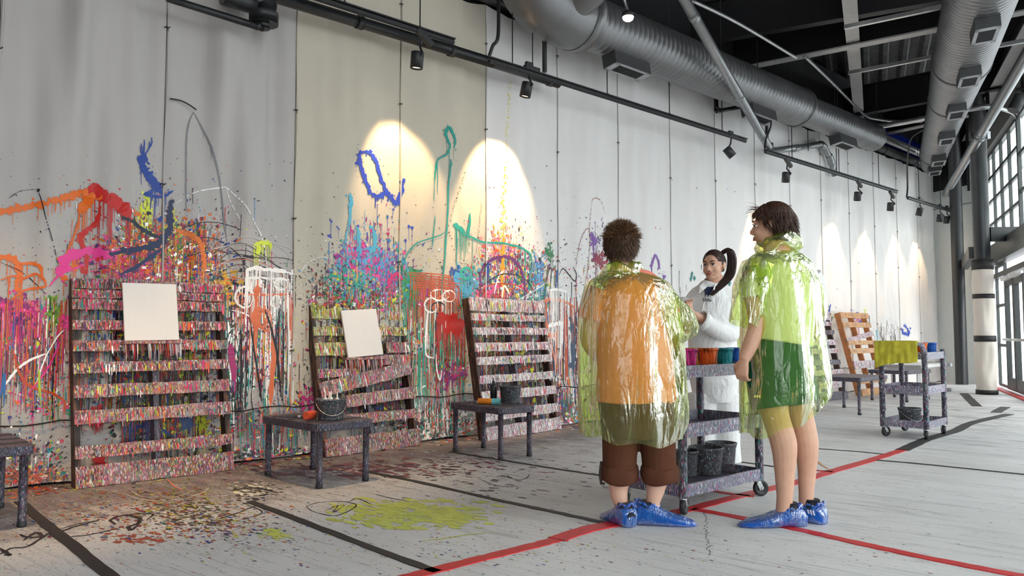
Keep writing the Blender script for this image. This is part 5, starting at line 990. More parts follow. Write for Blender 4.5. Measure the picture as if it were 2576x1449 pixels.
# ================================================================ paint on the floor
fm = MB(); fo = [.0012]
def fblob(p, r, c, asp=1.0, ang=0.0, n=11, rough=.35):
    P = []; fo[0] = .001+rp.random()*.0012
    for i in range(n):
        a = 6.2832*i/n; q = r*(1+rp.uniform(-rough, rough)); x, y = q*math.cos(a)*asp, q*math.sin(a); P.append(Vector((p.x+x*math.cos(ang)-y*math.sin(ang), p.y+x*math.sin(ang)+y*math.cos(ang), fo[0])))
    fm.add(P, [tuple(range(n))], False, c)
def fstroke(pts, w, c, rough=.4, dash=0.0):
    P = catmull([zp(*p) for p in pts], 8); n = len(P); V = []; z = .0022+rp.random()*.0006
    for i, p in enumerate(P):
        d = (P[min(i+1, n-1)]-P[max(i-1, 0)]); d.z = 0; d.normalize(); q = Vector((-d.y, d.x, 0)); f = i/(n-1); ww = w/2*(.4+.6*min(1, 4*min(f, 1-f)))
        V += [p+q*ww*(1+rp.uniform(-rough, rough))+Vector((0, 0, z)), p-q*ww*(1+rp.uniform(-rough, rough))+Vector((0, 0, z))]
    fm.add(V, [(2*i, 2*i+1, 2*i+3, 2*i+2) for i in range(n-1) if rp.random() >= dash], False, H(c))
CRA = math.atan2(1, -1.25)
for (cx, cy, rx, ry, n, cs, r) in ((1040, 1292, 90, 18, 420, ('#c9d35a', '#d2da62', '#bfca55', '#ccd466'), (.004, .05)), (960, 1285, 30, 10, 60, ('#c9d35a',), (.004, .03)), (690, 1345, 18, 7, 40, ('#d0d860',), (.003, .03)), (1140, 1300, 24, 10, 90, ('#c9d35a', '#d2da62'), (.004, .035)),
    (420, 1250, 90, 22, 360, ('#8a8a2a', '#5f5f2a', '#3a3628', '#b5b23a', '#7a5a2a', '#a8421f', '#6a6468', '#8a5a3a'), (.003, .02)), (480, 1290, 60, 20, 260, ('#3a3a36', '#4a4638', '#b8b83a', '#2f2c2a', '#6a6a3a', '#5a5048'), (.003, .022)), (640, 1235, 40, 12, 160, ('#2f2c2c', '#4a4540', '#d9d6c8', '#6a6a4a', '#f0eee0'), (.003, .03)), (300, 1300, 120, 30, 300, ('#b0562f', '#8f3a2a', '#5a6a8a', '#7a2a5a', '#c9742d', '#3a5fa0'), (.002, .018)),
    (560, 1320, 90, 24, 420, ('#2c4fa0', '#c4502a', '#1f6a4a', '#a33a2e', '#5a2a5a', '#d7d64a', '#241f26', '#c9742d'), (.002, .018)), (350, 1355, 40, 8, 60, ('#a8503a', '#b55a40'), (.003, .03)), (700, 1300, 400, 60, 700, ('#b32d35', '#2c4fa0', '#c9742d', '#1f8f8a', '#d8d23c', '#7a2a6a', '#241f26', '#6a6468'), (.002, .010)), (900, 1180, 160, 12, 260, ('#5a3a4a', '#6a2a4a', '#3a2a36', '#7a4a4a', '#4a3a4a', '#8a5a5a'), (.004, .05)),
    (1150, 1165, 200, 18, 260, ('#54404e', '#6a4a4a', '#3f3640', '#70584e', '#5a4a56', '#c9c2bc', '#a03a5a'), (.003, .035)), (1300, 1215, 160, 24, 90, ('#5f5752', '#6e655e', '#55504e', '#7a6a72', '#4c4648'), (.003, .03)), (850, 1185, 40, 6, 100, ('#d9d6d8', '#c9c4c6'), (.004, .02)), (40, 1218, 60, 14, 300, ('#c4502a', '#8a4a2a', '#d9702a', '#a83a2a', '#5a3a2a', '#d9c9b0'), (.003, .025)), (1800, 1400, 500, 40, 150, ('#4a5a8a', '#3a3a44', '#2f5fa0', '#a84a3a', '#2f8a82', '#6a6a70'), (.002, .007)), (2250, 1260, 250, 60, 110, ('#4a5a8a', '#3a3a44', '#a86a3a', '#2f8a82'), (.002, .007)), (1200, 1390, 300, 30, 170, ('#a84a2a', '#3a5fa0', '#3a363c', '#b8b83a', '#2f8a72'), (.002, .009))):
    for _ in range(int(n*2.2)):
        x, y = rp.gauss(cx, rx), rp.gauss(cy, ry)
        if abs(y-cy) > 2.2*ry or abs(x-cx) > 2.4*rx or y < 1090: continue
        p = zp(x, y)
        if (p-Q0).dot(WN) < .06: continue
        fblob(p, r[0]*.7+(r[1]*.6-r[0]*.7)*rp.random()**3.5, H(rp.choice(cs)), rp.uniform(1, 3), CRA+rp.uniform(-.3, .3))
for pts, w, c in (([(0, 1395), (30, 1380), (70, 1375), (120, 1345), (150, 1345)], .016, '#241f20'), ([(60, 1360), (90, 1340), (105, 1350), (70, 1352), (50, 1345)], .02, '#241f20'), ([(120, 1350), (190, 1325), (250, 1310)], .018, '#241f20'), ([(130, 1338), (200, 1318), (248, 1309)], .01, '#241f20'), ([(165, 1352), (230, 1345), (305, 1328)], .012, '#241f20'), ([(290, 1320), (280, 1308), (310, 1297), (350, 1304), (345, 1318), (325, 1325), (330, 1335), (350, 1318)], .022, '#241f20'), ([(310, 1297), (350, 1293), (385, 1294), (370, 1308)], .012, '#241f20'), ([(430, 1309), (455, 1308)], .03, '#2a2528'), ([(0, 1380), (15, 1390), (26, 1398), (10, 1396)], .018, '#241f20'),
    ([(770, 1275), (800, 1265), (860, 1262), (895, 1270), (880, 1285), (840, 1298), (790, 1288), (770, 1275)], .009, '#2a2528'), ([(820, 1285), (850, 1272), (838, 1290), (870, 1270)], .007, '#2a2528'), ([(880, 1262), (900, 1255), (935, 1270)], .009, '#2a2528'), ([(940, 1243), (990, 1255), (1030, 1262)], .008, '#2a2528'), ([(1275, 1195), (1290, 1205), (1320, 1205), (1332, 1195)], .01, '#2f2a2c'), ([(1205, 1205), (1250, 1222), (1300, 1226)], .007, '#2f2a2c'),
    ([(305, 1240), (360, 1258), (450, 1258), (510, 1240), (525, 1228)], .008, '#d9d6cc'), ([(330, 1235), (360, 1250), (440, 1250), (490, 1235)], .007, '#d9d6cc'), ([(420, 1205), (440, 1225), (465, 1235)], .012, '#d9826a'), ([(1060, 1362), (1120, 1355), (1180, 1345), (1250, 1340)], .012, '#d2d84a'), ([(620, 1270), (660, 1290), (600, 1310)], .008, '#2a2528'), ([(1300, 1110), (1340, 1114), (1420, 1122)], .012, '#e8e4de'), ([(1290, 1115), (1360, 1124), (1400, 1127)], .01, '#e8e4de'), ([(1280, 1100), (1360, 1105), (1500, 1112)], .01, '#e8e4de'), ([(2056, 1160), (2070, 1172), (2085, 1180)], .016, '#d9883a'), ([(1330, 1118), (1380, 1128)], .012, '#c8c83a'), ([(575, 1235), (640, 1228), (700, 1240)], .02, '#2f2b2a'), ([(540, 1310), (600, 1290), (650, 1270)], .012, '#2f2b2a')): fstroke(pts, w, c)
for k in range(60): f = k/60; p = zp(lerp(1760, 1745, f)+rp.uniform(-5, 5)+f*40, lerp(1180, 1400, f)); fblob(p, .004, H('#1f1b20'), 2, 1.2, 6)
for _ in range(900):      # flakes and crumbs of dried paint along the foot of the sheets
    s = rp.uniform(-4.8, 4.2); d = abs(rp.gauss(0, .12))+.09; p = W(s, 0, d); fblob(p, rp.uniform(.004, .02), rp.choice(MIX+DKM+hexs('#a8603a', '#d9cfc0', '#7a5a40')), rp.uniform(1, 2.5), rp.uniform(0, 3), 7)
tag(fm.build('floor_paint', 'paint', floor), 'spilled and trodden paint on the drop cloth', kind='stuff')
# ================================================================ people
def skinmat(name, c):
    t = NT(name); n = t.noise(t.coord(), 22, 5); a = t.ramp(n.outputs[0], [(.3, tuple(v*.9 for v in c)), (.72, c)])
    t.base(a, .5, 0, .4); t.b.inputs['Subsurface Weight'].default_value = .12; t.b.inputs['Subsurface Radius'].default_value = (.02, .008, .004)
    n2 = t.noise(t.coord(), 240, 2); t.bump(n2.outputs[0], .12, .002)
skinmat('skin_fair', (.72, .44, .33)); skinmat('skin_man', (.64, .37, .26)); skinmat('skin_staff', (.66, .38, .27))
def fabric(name, c, wr=.5, sc=7, rough=.85, stretch=(1, 1, .5), d=.03):
    t = NT(name); n = t.noise(t.coord(scale=stretch), sc, 5, .6, .8); f = t.noise(t.coord(), 300, 2)
    t.base(t.ramp(n.outputs[0], [(.3, tuple(v*.88 for v in c)), (.7, c)]), rough, 0, .2)
    t.bump(t.math('ADD', n.outputs[0], t.math('MULTIPLY', f.outputs[0], .04)), wr, d)
fabric('tee_orange', H('#f7937e')); fabric('tee_white', (.74, .75, .73)); fabric('pants_brown', H('#5a3626'), .35); fabric('shorts_green', H('#0f5a36'), .4); fabric('shirt_navy', (.02, .025, .06))
t = NT('coverall'); n = t.noise(t.coord(scale=(1, 1, .6)), 6, 6, .62, 1.2); v = t.vor(t.mix(.3, t.coord(), n.outputs['Color'], 'ADD'), 7, 'SMOOTH_F1')
sp = t.noise(t.coord(loc=(4, 2, 1)), 9, 6, .7); spz = t.noise(t.coord(scale=(1, 1, .3), loc=(1, 7, 1)), 30, 4)
t.base(t.mix(t.ramp(sp.outputs[0], [(.66, (0,)*3), (.75, (.55,)*3)]), t.ramp(n.outputs[0], [(.3, (.78, .78, .79)), (.7, (.86, .86, .86))]), (.42, .46, .56)), .6, 0, .3)
t.bump(t.math('ADD', v.outputs['Distance'], n.outputs[0]), .55, .03)
def hairmat(name, c1, c2):
    t = NT(name); n = t.noise(t.coord(scale=(1, 1, .35)), 130, 3); t.base(t.ramp(n.outputs[0], [(.35, c1), (.68, c2)]), .42, 0, .5); t.bump(n.outputs[0], .6, .003)
hairmat('hair_woman', H('#2c1d16'), H('#6d4a31')); hairmat('hair_man', H('#24160f'), H('#5b3a29')); hairmat('hair_staff', H('#1c1110'), H('#4a2b20')); hairmat('hair_tip', H('#5a3c26'), H('#a07a50'))
def film(name, tint, body, glossy, crinkle, fac, sc):
    t = NT(name); t.t.nodes.remove(t.b)
    n1 = t.noise(t.coord(scale=(1, 1, .14)), sc, 3, .45, .5); wv = t.noise(t.coord(scale=(1, 1, .4), loc=(3, 1, 2)), sc*.5, 2)
    v = t.vor(t.mix(.4, t.coord(scale=(1, 1, .45)), n1.outputs['Color'], 'ADD'), sc*2.0, 'DISTANCE_TO_EDGE'); n2 = t.noise(t.coord(scale=(1, 1, .7)), sc*5, 3, .5, 1.2)
    mk = t.noise(t.coord(loc=(7, 3, 1)), sc*.55, 2); mask = t.ramp(mk.outputs[0], [(.42, (.08,)*3), (.62, (1,)*3)])
    h = t.math('ADD', t.math('MULTIPLY', n1.outputs[0], 2.0), t.math('MULTIPLY', mask, t.math('ADD', t.math('MULTIPLY', t.math('MINIMUM', v.outputs['Distance'], .22), 1.3), t.math('MULTIPLY', n2.outputs[0], .28))))
    b = t.n('ShaderNodeBump'); b.inputs['Strength'].default_value = crinkle; b.inputs['Distance'].default_value = .035; t.l(h, b.inputs['Height'])
    tr = t.n('ShaderNodeBsdfTransparent'); tr.inputs[0].default_value = (*tint, 1)
    df = t.n('ShaderNodeBsdfDiffuse'); df.inputs[0].default_value = (*body, 1); tl = t.n('ShaderNodeBsdfTranslucent'); tl.inputs[0].default_value = (*body, 1); gl = t.n('ShaderNodeBsdfGlossy'); gl.inputs[0].default_value = (1, 1, .94, 1); gl.inputs['Roughness'].default_value = .1
    for x in (df, tl, gl): t.l(b.outputs[0], x.inputs['Normal'])
    a = t.n('ShaderNodeMixShader'); a.inputs[0].default_value = .5; t.l(df.outputs[0], a.inputs[1]); t.l(tl.outputs[0], a.inputs[2])
    m1 = t.n('ShaderNodeMixShader'); lw = t.n('ShaderNodeLayerWeight'); lw.inputs[0].default_value = .35; t.l(b.outputs[0], lw.inputs['Normal'])
    t.l(t.math('ADD', t.math('MULTIPLY', lw.outputs['Facing'], .7), fac), m1.inputs[0]); t.l(tr.outputs[0], m1.inputs[1]); t.l(a.outputs[0], m1.inputs[2])
    m2 = t.n('ShaderNodeMixShader'); fr = t.n('ShaderNodeFresnel'); fr.inputs[0].default_value = 1.5; t.l(b.outputs[0], fr.inputs['Normal'])
    t.l(t.math('MINIMUM', t.math('MULTIPLY', fr.outputs[0], glossy), .65), m2.inputs[0]); t.l(m1.outputs[0], m2.inputs[1]); t.l(gl.outputs[0], m2.inputs[2]); t.l(m2.outputs[0], t.out.inputs[0])
film('poncho_film', (.89, .96, .53), (.47, .74, .05), 1.5, .62, .05, 7); film('shoe_film', (.10, .36, .95), (.015, .22, .86), .45, .4, .74, 14)
plain('shoe_black', (.012, .013, .02), .6); plain('eye_white', (.8, .78, .75), .25, 0, .03); plain('iris', (.03, .016, .01), .2); plain('lip', (.42, .12, .10), .4, 0, .08); plain('brow', (.03, .018, .014), .7); plain('ink_black', (.015, .014, .016), .6); plain('logo_white', (.8, .8, .8), .5); plain('logo_yellow', (.6, .55, .08), .5); plain('zip', (.6, .6, .6), .4); plain('cuff_strap', (.05, .028, .02), .7)

def ell(m, c, r, rot=None, seg=20, rings=12):
    c = Vector(c); vs = []; R3 = rot or Matrix.Identity(3)
    for i in range(rings+1):
        ph = math.pi*i/rings
        for k in range(seg):
            a = 2*math.pi*k/seg; vs.append(c+R3 @ Vector((r[0]*math.sin(ph)*math.cos(a), r[1]*math.sin(ph)*math.sin(a), r[2]*math.cos(ph))))
    m.add(vs, [(i*seg+k, i*seg+(k+1) % seg, (i+1)*seg+(k+1) % seg, (i+1)*seg+k) for i in range(rings) for k in range(seg)], True); return m
def fuse(m, name, mat, parent, voxel=.006, it=4, fac=.5):
    o = m.build('tmp', mat); md = o.modifiers.new('r', 'REMESH'); md.mode = 'VOXEL'; md.voxel_size = voxel; md.use_smooth_shade = True
    if it: sd = o.modifiers.new('s', 'SMOOTH'); sd.iterations = it; sd.factor = fac
    dg = bpy.context.evaluated_depsgraph_get(); me = bpy.data.meshes.new_from_object(o.evaluated_get(dg)); me.name = name
    bpy.data.objects.remove(o); q = bpy.data.objects.new(name, me); C.objects.link(q); q.parent = parent
    if not me.materials: me.materials.append(M[mat])
    me.polygons.foreach_set('use_smooth', [True]*len(me.polygons)); return q
def person(label, px, py, Y):
    b = dp(px, py, Y); root = empty('person', (b.x, Y, 0), 0, label, 'person')
    def P(x, y, dy=0.0): return dp(x, y, Y+dy)-root.location
    return root, P, Y/FPX
def limb(m, pts, rad, seg=16, up=(0, 1, 0)):
    n = 5; Q = catmull(pts, n); rr = []
    for i in range(len(pts)-1):
        for k in range(n):
            f = k/n; a, b = rad[i], rad[i+1]; a = a if isinstance(a, tuple) else (a, a); b = b if isinstance(b, tuple) else (b, b); rr.append((lerp(a[0], b[0], f), lerp(a[1], b[1], f)))
    e = rad[-1]; rr.append(e if isinstance(e, tuple) else (e, e)); m.tube(Q, rr, seg, True, True, up); return m
def headframe(c, f, tilt=0.0):
    f = Vector(f).normalized(); x = f.cross(Vector((0, 0, 1))).normalized(); u = x.cross(f); r = Matrix((x, f, u)).transposed()
    return Matrix.Translation(c) @ (r @ Matrix.Rotation(tilt, 3, 'Y')).to_4x4()
def add_head(m, F, fem=False, k=1.0):
    R3 = F.to_3x3(); e = lambda c, r: ell(m, F @ (Vector(c)*k), [q*k for q in r], R3)
    e((0, -.012, .022), (.076, .097, .093)); e((0, .028, -.035), (.063, .068, .074)); e((0, .048, -.090), (.034, .036, .026)); e((0, .02, -.082), (.055, .055, .034))
    for s in (-1, 1):
        e((s*.034, .056, -.036), (.028, .030, .032)); e((s*.078, -.006, -.010), (.008, .019, .031)); e((s*.083, -.012, .004), (.006, .014, .018)); e((s*.0115, .099, -.040), (.0085, .011, .008)); e((s*.03, .083, .020), (.026, .013, .009))
    m.tube([F @ (Vector(p)*k) for p in ((0, .080, .016), (0, .094, -.008), (0, .108, -.030), (0, .107, -.042))], [.009*k, .010*k, .0125*k, .011*k], 12, True, True)
    e((0, .090, -.066), (.022, .012, .013))
def face(root, F, k=1.0, ey=.0755, lz=0.0):
    for s in (-1, 1):
        c = Vector((s*.031, ey, .0))*k; m = MB(); ell(m, F @ c, (.0135*k, .0125*k, .0085*k), F.to_3x3(), 16, 10); o = m.build('eye', 'eye_white', root)
        m = MB(); d = Vector((.0, 1, 0)); m.cyl(F @ (c+Vector((0, .0095, 0))*k), F @ (c+Vector((0, .0128, 0))*k), .0062*k, 14); m.build('iris', 'iris', o)
        m = MB(); m.tube([F @ (Vector((s*x, y, z))*k) for x, y, z in ((.014, .0905, .002), (.022, .0935, .0085), (.032, .0925, .0105), (.043, .086, .006), (.049, .079, .0))], [.0016, .0028, .003, .0026, .0012], 8); m.build('eyelid', 'brow', root)
        m = MB(); m.tube([F @ (Vector((s*x, y, z))*k) for x, y, z in ((.012, .096, .021), (.024, .0955, .028), (.038, .089, .029), (.052, .076, .022))], [.0034, .0044, .0036, .0012], 8); m.build('eyebrow', 'brow', root)
    for z, zz, r in ((-.061, -.058, .0042), (-.0715, -.066, .0052)):
        m = MB(); m.tube([F @ (Vector(p)*k) for p in ((-.024, .090-lz, zz+.001), (-.012, .1005-lz, z), (0, .1035-lz, z-.001 if r > .005 else z-.0025), (.012, .1005-lz, z), (.024, .090-lz, zz+.001))], [.001, r, r*1.1, r, .001], 10); m.build('lip', 'lip', root)
def strand(m, P, r, seg=3):
    n = len(P); m.tube(P, [r*(1-.85*(i/(n-1))**1.5) for i in range(n)], seg, False, True)
def hair(root, F, n, keep, flow, ln, mat, seed, r=.0016, base=1.03, cap=True, k=1.0, capmat=None):
    rr = random.Random(seed); c0 = Vector((0, -.012, .022)); rad = (.076*base, .097*base, .093*base)
    if cap:
        def fn(u, v):
            ph = v*2.45; a = u*6.2832; d = Vector((math.sin(ph)*math.cos(a), math.sin(ph)*math.sin(a), math.cos(ph))); q = c0+Vector((d.x*rad[0], d.y*rad[1], d.z*rad[2]))
            if not keep(q): q = c0+Vector((d.x*rad[0], d.y*rad[1], d.z*rad[2]))*.86
            return F @ (q*k)
        m = MB(); m.grid(fn, 64, 40); m.build('hair_cap', capmat or mat, root)
    m = MB(); cnt = 0
    while cnt < n:
        z = rr.uniform(-1, 1); a = rr.uniform(0, 6.2832); q = math.sqrt(1-z*z); d = Vector((q*math.cos(a), q*math.sin(a), z)); p = c0+Vector((d.x*rad[0], d.y*rad[1], d.z*rad[2]))
        if not keep(p): continue
        cnt += 1; nr = Vector((d.x/rad[0], d.y/rad[1], d.z/rad[2])).normalized(); dv = flow(p, nr, rr); L = ln(p, rr); P = [p-nr*.004]; x = p.copy()
        for i in range(4):
            x = x+dv.normalized()*(L/4); e = x-c0; g = math.sqrt((e.x/rad[0])**2+(e.y/rad[1])**2+(e.z/rad[2])**2)
            if g < 1.03: x = c0+e*(1.03/g)
            P.append(x.copy()); dv = dv+Vector((0, 0, -.22))+Vector((rr.gauss(0, .10), rr.gauss(0, .10), rr.gauss(0, .06)))
        strand(m, [F @ (q_*k) for q_ in P], rr.uniform(.7, 1.3)*r*k)
    tag(m.build('hair', mat, root), 'hair strands', kind='stuff')
def shoe_cover(root, ankle, f, L=.29, w=.052, seed=0, hgt=.105):
    f = Vector(f); f.z = 0; f.normalize(); x = Vector((f.y, -f.x, 0)); a = Vector((ankle.x, ankle.y, 0)); rr = random.Random(seed)
    prof = [(-.095, .35, .55), (-.088, .75, .85), (-.07, .95, 1.05), (-.03, 1.0, 1.12), (.0, 1.02, 1.08), (.04, 1.05, .86), (.08, 1.08, .66), (.12, 1.06, .50), (.16, .92, .38), (.19, .66, .26), (.21, .35, .14)]
    m = MB(); seg = 28; vs = []
    sc = L/.30
    for y, ww, hh in prof:
        for k in range(seg):
            t_ = 2*math.pi*k/seg; cx, cz = math.cos(t_), math.sin(t_); ex = (abs(cx)**.75)*(1 if cx > 0 else -1)*w*ww; ez = hgt*hh*(.5+.5*(abs(cz)**.8)*(1 if cz > 0 else -1))
            ez = max(ez, .004); wob = .004*math.sin(t_*7+y*60)+rr.uniform(-.0025, .0025)
            if ez < .012: wob = abs(wob)+.003*math.sin(y*90)
            vs.append(a+f*(y*sc)+x*(ex+wob*(1 if cx > 0 else -1))+Vector((0, 0, ez+(wob*.6 if ez > .02 else 0))))
    n = len(prof); m.add(vs, [(i*seg+k, i*seg+(k+1) % seg, (i+1)*seg+(k+1) % seg, (i+1)*seg+k) for i in range(n-1) for k in range(seg)]+[tuple(range(seg-1, -1, -1)), tuple((n-1)*seg+k for k in range(seg))], True)
    o = m.build('shoe_cover', 'shoe_film', root)
    m = MB(); Q = [a+f*(-.03+.062*math.cos(t_))+x*(.046*math.sin(t_))+Vector((0, 0, hgt*1.06+.008*math.sin(t_*6+seed)+.012*math.cos(t_)*-1)) for t_ in [i*6.2832/40 for i in range(41)]]
    m.tube(Q, [.007+.003*math.sin(i*2.3) for i in range(41)], 7, False); m.build('elastic_ruffle', 'shoe_film', o); return o
def shoe(root, ankle, f, L=.27, w=.04):
    f = Vector(f); f.z = 0; f.normalize(); x = Vector((f.y, -f.x, 0)); a = Vector((ankle.x, ankle.y, 0)); m = MB()
    m.tube([a+f*y+Vector((0, 0, z)) for y, z in ((-.082, .045), (-.06, .05), (0, .05), (.06, .04), (.12, .03), (.165, .022))], [(w*.7, .034), (w*.85, .038), (w*.9, .036), (w*.9, .024), (w*.8, .016), (w*.4, .008)], 16, True, True, (0, 0, 1))
    m.tube([a+f*-.03+Vector((0, 0, .06)), a+f*-.03+Vector((0, 0, .10)), a+f*-.03+Vector((0, 0, .125))], [(.05, .043), (.05, .042), (.044, .038)], 18, True, True, f)
    return m.build('shoe', 'shoe_black', root)
def drape(root, P, rings, label, mat='poncho_film', nf=11, amp=.05, seed=1, seg=110, fr=(0, 1, 0), sub=5, name='poncho', m=None, hem=None):
    """surface through level rings: (px, py, halfwidth px, depth m, dy)"""
    rr = random.Random(seed); k = (P(1, 0)-P(0, 0)).length; ph = [rr.uniform(0, 6.28) for _ in range(6)]
    R_ = []
    for px, py, hw, dpt, dy in rings: c = P(px, py, dy); R_.append((c, hw*k, dpt))
    m = m or MB(); n = len(R_); rows = []
    def cr(a, b, c, d, t): return .5*((2*b)+(c-a)*t+(2*a-5*b+4*c-d)*t*t+(3*b-a-3*c+d)*t**3)
    for i in range(n-1):
        for s in range(sub+(1 if i == n-2 else 0)):
            t_ = s/sub; q = [R_[max(i-1, 0)], R_[i], R_[i+1], R_[min(i+2, n-1)]]
            c = cr(*[v[0] for v in q], t_); w = cr(*[v[1] for v in q], t_); d = cr(*[v[2] for v in q], t_); rows.append((c, w, d, (i+t_)/(n-1)))
    vs = []
    for c, w, d, f in rows:
        g = amp*(.15+.85*sm(.05, .75, f))
        for j in range(seg):
            a = 2*math.pi*j/seg; b = g*(.6*math.sin(nf*a+ph[0]+1.2*math.sin(f*3+ph[1]))+.4*math.sin((nf*2-5)*a+ph[2]-f*2)+.3*math.sin(3*a+ph[3]+f*4))
            b += .035*noise.noise(Vector((math.cos(a)*2.2, math.sin(a)*2.2, f*5+seed)))
            z = 0
            if hem and f > .8: z = hem(a)*sm(.8, 1, f)
            vs.append(c+Vector((math.cos(a)*w*(1+b), math.sin(a)*d*(1+b), z)))
    m.add(vs, [(r*seg+j, r*seg+(j+1) % seg, (r+1)*seg+(j+1) % seg, (r+1)*seg+j) for r in range(len(rows)-1) for j in range(seg)], True)
    return m
def sleeve(m, pts, rad, amp=.06, seed=3, seg=56):
    Q = catmull(pts, 6); n = len(Q); rr = []; x = None
    vs = []
    for i, p in enumerate(Q):
        f = i/(n-1)*(len(rad)-1); a = int(min(f, len(rad)-2)); r = lerp(rad[a], rad[a+1], f-a); d = (Q[min(i+1, n-1)]-Q[max(i-1, 0)]).normalized()
        if x is None: x = frame(d)[0]
        x = (x-d*x.dot(d)).normalized(); y = x.cross(d)
        for k in range(seg):
            t_ = 2*math.pi*k/seg; b = amp*(math.sin(5*t_+seed+f)+.6*math.sin(9*t_-f*2+seed))*min(1, .3+i/n)+.05*noise.noise(Vector((math.cos(t_)*2, math.sin(t_)*2, f*2+seed)))
            vs.append(p+(x*math.cos(t_)+y*math.sin(t_))*r*(1+b))
    m.add(vs, [(i*seg+k, i*seg+(k+1) % seg, (i+1)*seg+(k+1) % seg, (i+1)*seg+k) for i in range(n-1) for k in range(seg)], True)
def collar(root, P, cx, cy, rx, ry, r, tilt, seed, dy=0.0):
    m = MB(); k = (P(1, 0)-P(0, 0)).length; c = P(cx, cy, dy); n = 72; Q = [c+Vector((rx*k*math.cos(t_), ry*math.sin(t_), tilt*math.cos(t_)+.012*math.sin(3*t_+seed)-.02*math.sin(t_))) for t_ in [i*6.2832/n for i in range(n+1)]]
    vs = []; seg = 28
    for i, p in enumerate(Q):
        t_ = i*6.2832/n; u = Vector((math.cos(t_), math.sin(t_), 0))
        for j in range(seg):
            a = j*6.2832/seg; q = r*(1+.38*noise.noise(Vector((math.cos(t_)*3, math.sin(t_)*3, seed+a*.9)))+.12*math.sin(3*a+6*t_+seed)); vs.append(p+u*(math.cos(a)*q*.8)+Vector((0, 0, math.sin(a)*q)))
    m.add(vs, [(i*seg+j, i*seg+(j+1) % seg, (i+1)*seg+(j+1) % seg, (i+1)*seg+j) for i in range(n) for j in range(seg)], True); return m
def hand(m, w, f, pn, side, curl=.6, k=1.0, spread=.3):
    """w wrist, f finger direction, pn palm normal; curled fingers as separate chains"""
    f = Vector(f).normalized(); pn = Vector(pn); pn = (pn-f*pn.dot(f)).normalized(); x = f.cross(pn)*side
    m.tube([w-f*.02*k, w+f*.02*k, w+f*.055*k, w+f*.085*k], [(.024*k, .019*k), (.032*k, .017*k), (.038*k, .015*k), (.036*k, .012*k)], 14, True, True, pn)
    for i, (o, L) in enumerate(((-.030, .070), (-.010, .078), (.010, .073), (.029, .058))):
        p = w+f*.080*k+x*o*k; d = f.copy(); Q = [p-f*.02*k]; a = 0
        for s_ in (.42, .32, .26): a += curl*(1 if s_ < .42 else .8); dd = (f*math.cos(a)+pn*math.sin(a)+x*o*spread*2).normalized(); p = p+dd*L*s_*k; Q.append(p)
        m.tube([Q[0], w+f*.080*k+x*o*k]+Q[1:], [.0085*k, .0098*k, .0088*k, .008*k, .0062*k], 10, True, True)
    b = w+f*.022*k-x*.026*k; m.tube([b, b+(f*.6-x*.65+pn*.25).normalized()*.036*k, b+(f*.6-x*.65+pn*.25).normalized()*.036*k+(f*.85-x*.1+pn*.5).normalized()*.030*k, b+(f*.6-x*.65+pn*.25).normalized()*.036*k+(f*.85-x*.1+pn*.5).normalized()*.054*k], [.013*k, .0115*k, .010*k, .007*k], 10, True, True)

# ---------------------------------------------------------------- short-haired woman seen from behind
root, P, k = person('person seen from behind with short brown hair, orange tee under a lime plastic poncho', 1600, 1310, 4.25)
F = headframe(P(1562, 622, 0), (.10, 1, .02), .02)
m = MB(); add_head(m, F, True, 1.0)
limb(m, [P(1605, 1090), P(1602, 1020), P(1597, 930), P(1593, 850), P(1588, 770), P(1580, 722), P(1568, 695), P(1563, 660)], [(.12, .10), (.185, .15), (.19, .15), (.185, .145), (.185, .135), (.165, .105), (.085, .075), (.055, .058)])
limb(m, [P(1565, 1075), P(1560, 1180), P(1556, 1230), P(1562, 1270), P(1566, 1296)], [.095, .070, .052, .037, .038]); limb(m, [P(1650, 1075), P(1656, 1175), P(1650, 1225), P(1643, 1262), P(1640, 1290)], [.095, .070, .052, .037, .038])
limb(m, [P(1508, 735), P(1490, 800), P(1482, 860, -.01), P(1520, 905, .16), P(1560, 910, .28)], [.062, .052, .046, .038, .028]); hand(m, P(1560, 910, .28), (.6, .7, .1), (0, .2, 1), 1)
limb(m, [P(1652, 728), P(1672, 780), P(1690, 835, .0), P(1697, 866, .10), P(1697, 884, .20)], [.064, .056, .048, .040, .029]); hand(m, P(1697, 884, .20), (.05, .9, -.15), (-1, .1, -.3), -1)
fuse(m, 'body', 'skin_fair', root, .006)
m = MB(); limb(m, [P(1600, 1012), P(1600, 960), P(1596, 880), P(1592, 845), P(1588, 770), P(1580, 722), P(1570, 697), P(1566, 688)], [(.218, .17), (.216, .17), (.205, .165), (.198, .158), (.200, .150), (.182, .12), (.10, .09), (.082, .08)], 28)
limb(m, [P(1515, 732), P(1497, 770), P(1488, 806)], [.082, .082, .080]); limb(m, [P(1645, 726), P(1664, 765), P(1676, 797)], [.084, .084, .082]); fuse(m, 'tee', 'tee_orange', root, .007)
m = MB(); limb(m, [P(1606, 1100), P(1605, 1075), P(1602, 1010), P(1600, 985)], [(.175, .145), (.20, .165), (.212, .170), (.2, .16)], 24); limb(m, [P(1560, 1040), P(1560, 1090), P(1559, 1150), P(1558, 1192)], [(.108, .115), (.100, .105), (.094, .10), (.090, .095)]); limb(m, [P(1648, 1040), P(1652, 1090), P(1657, 1150), P(1658, 1192)], [(.108, .115), (.100, .105), (.094, .10), (.090, .095)])
pants = fuse(m, 'trousers', 'pants_brown', root, .008, 2)
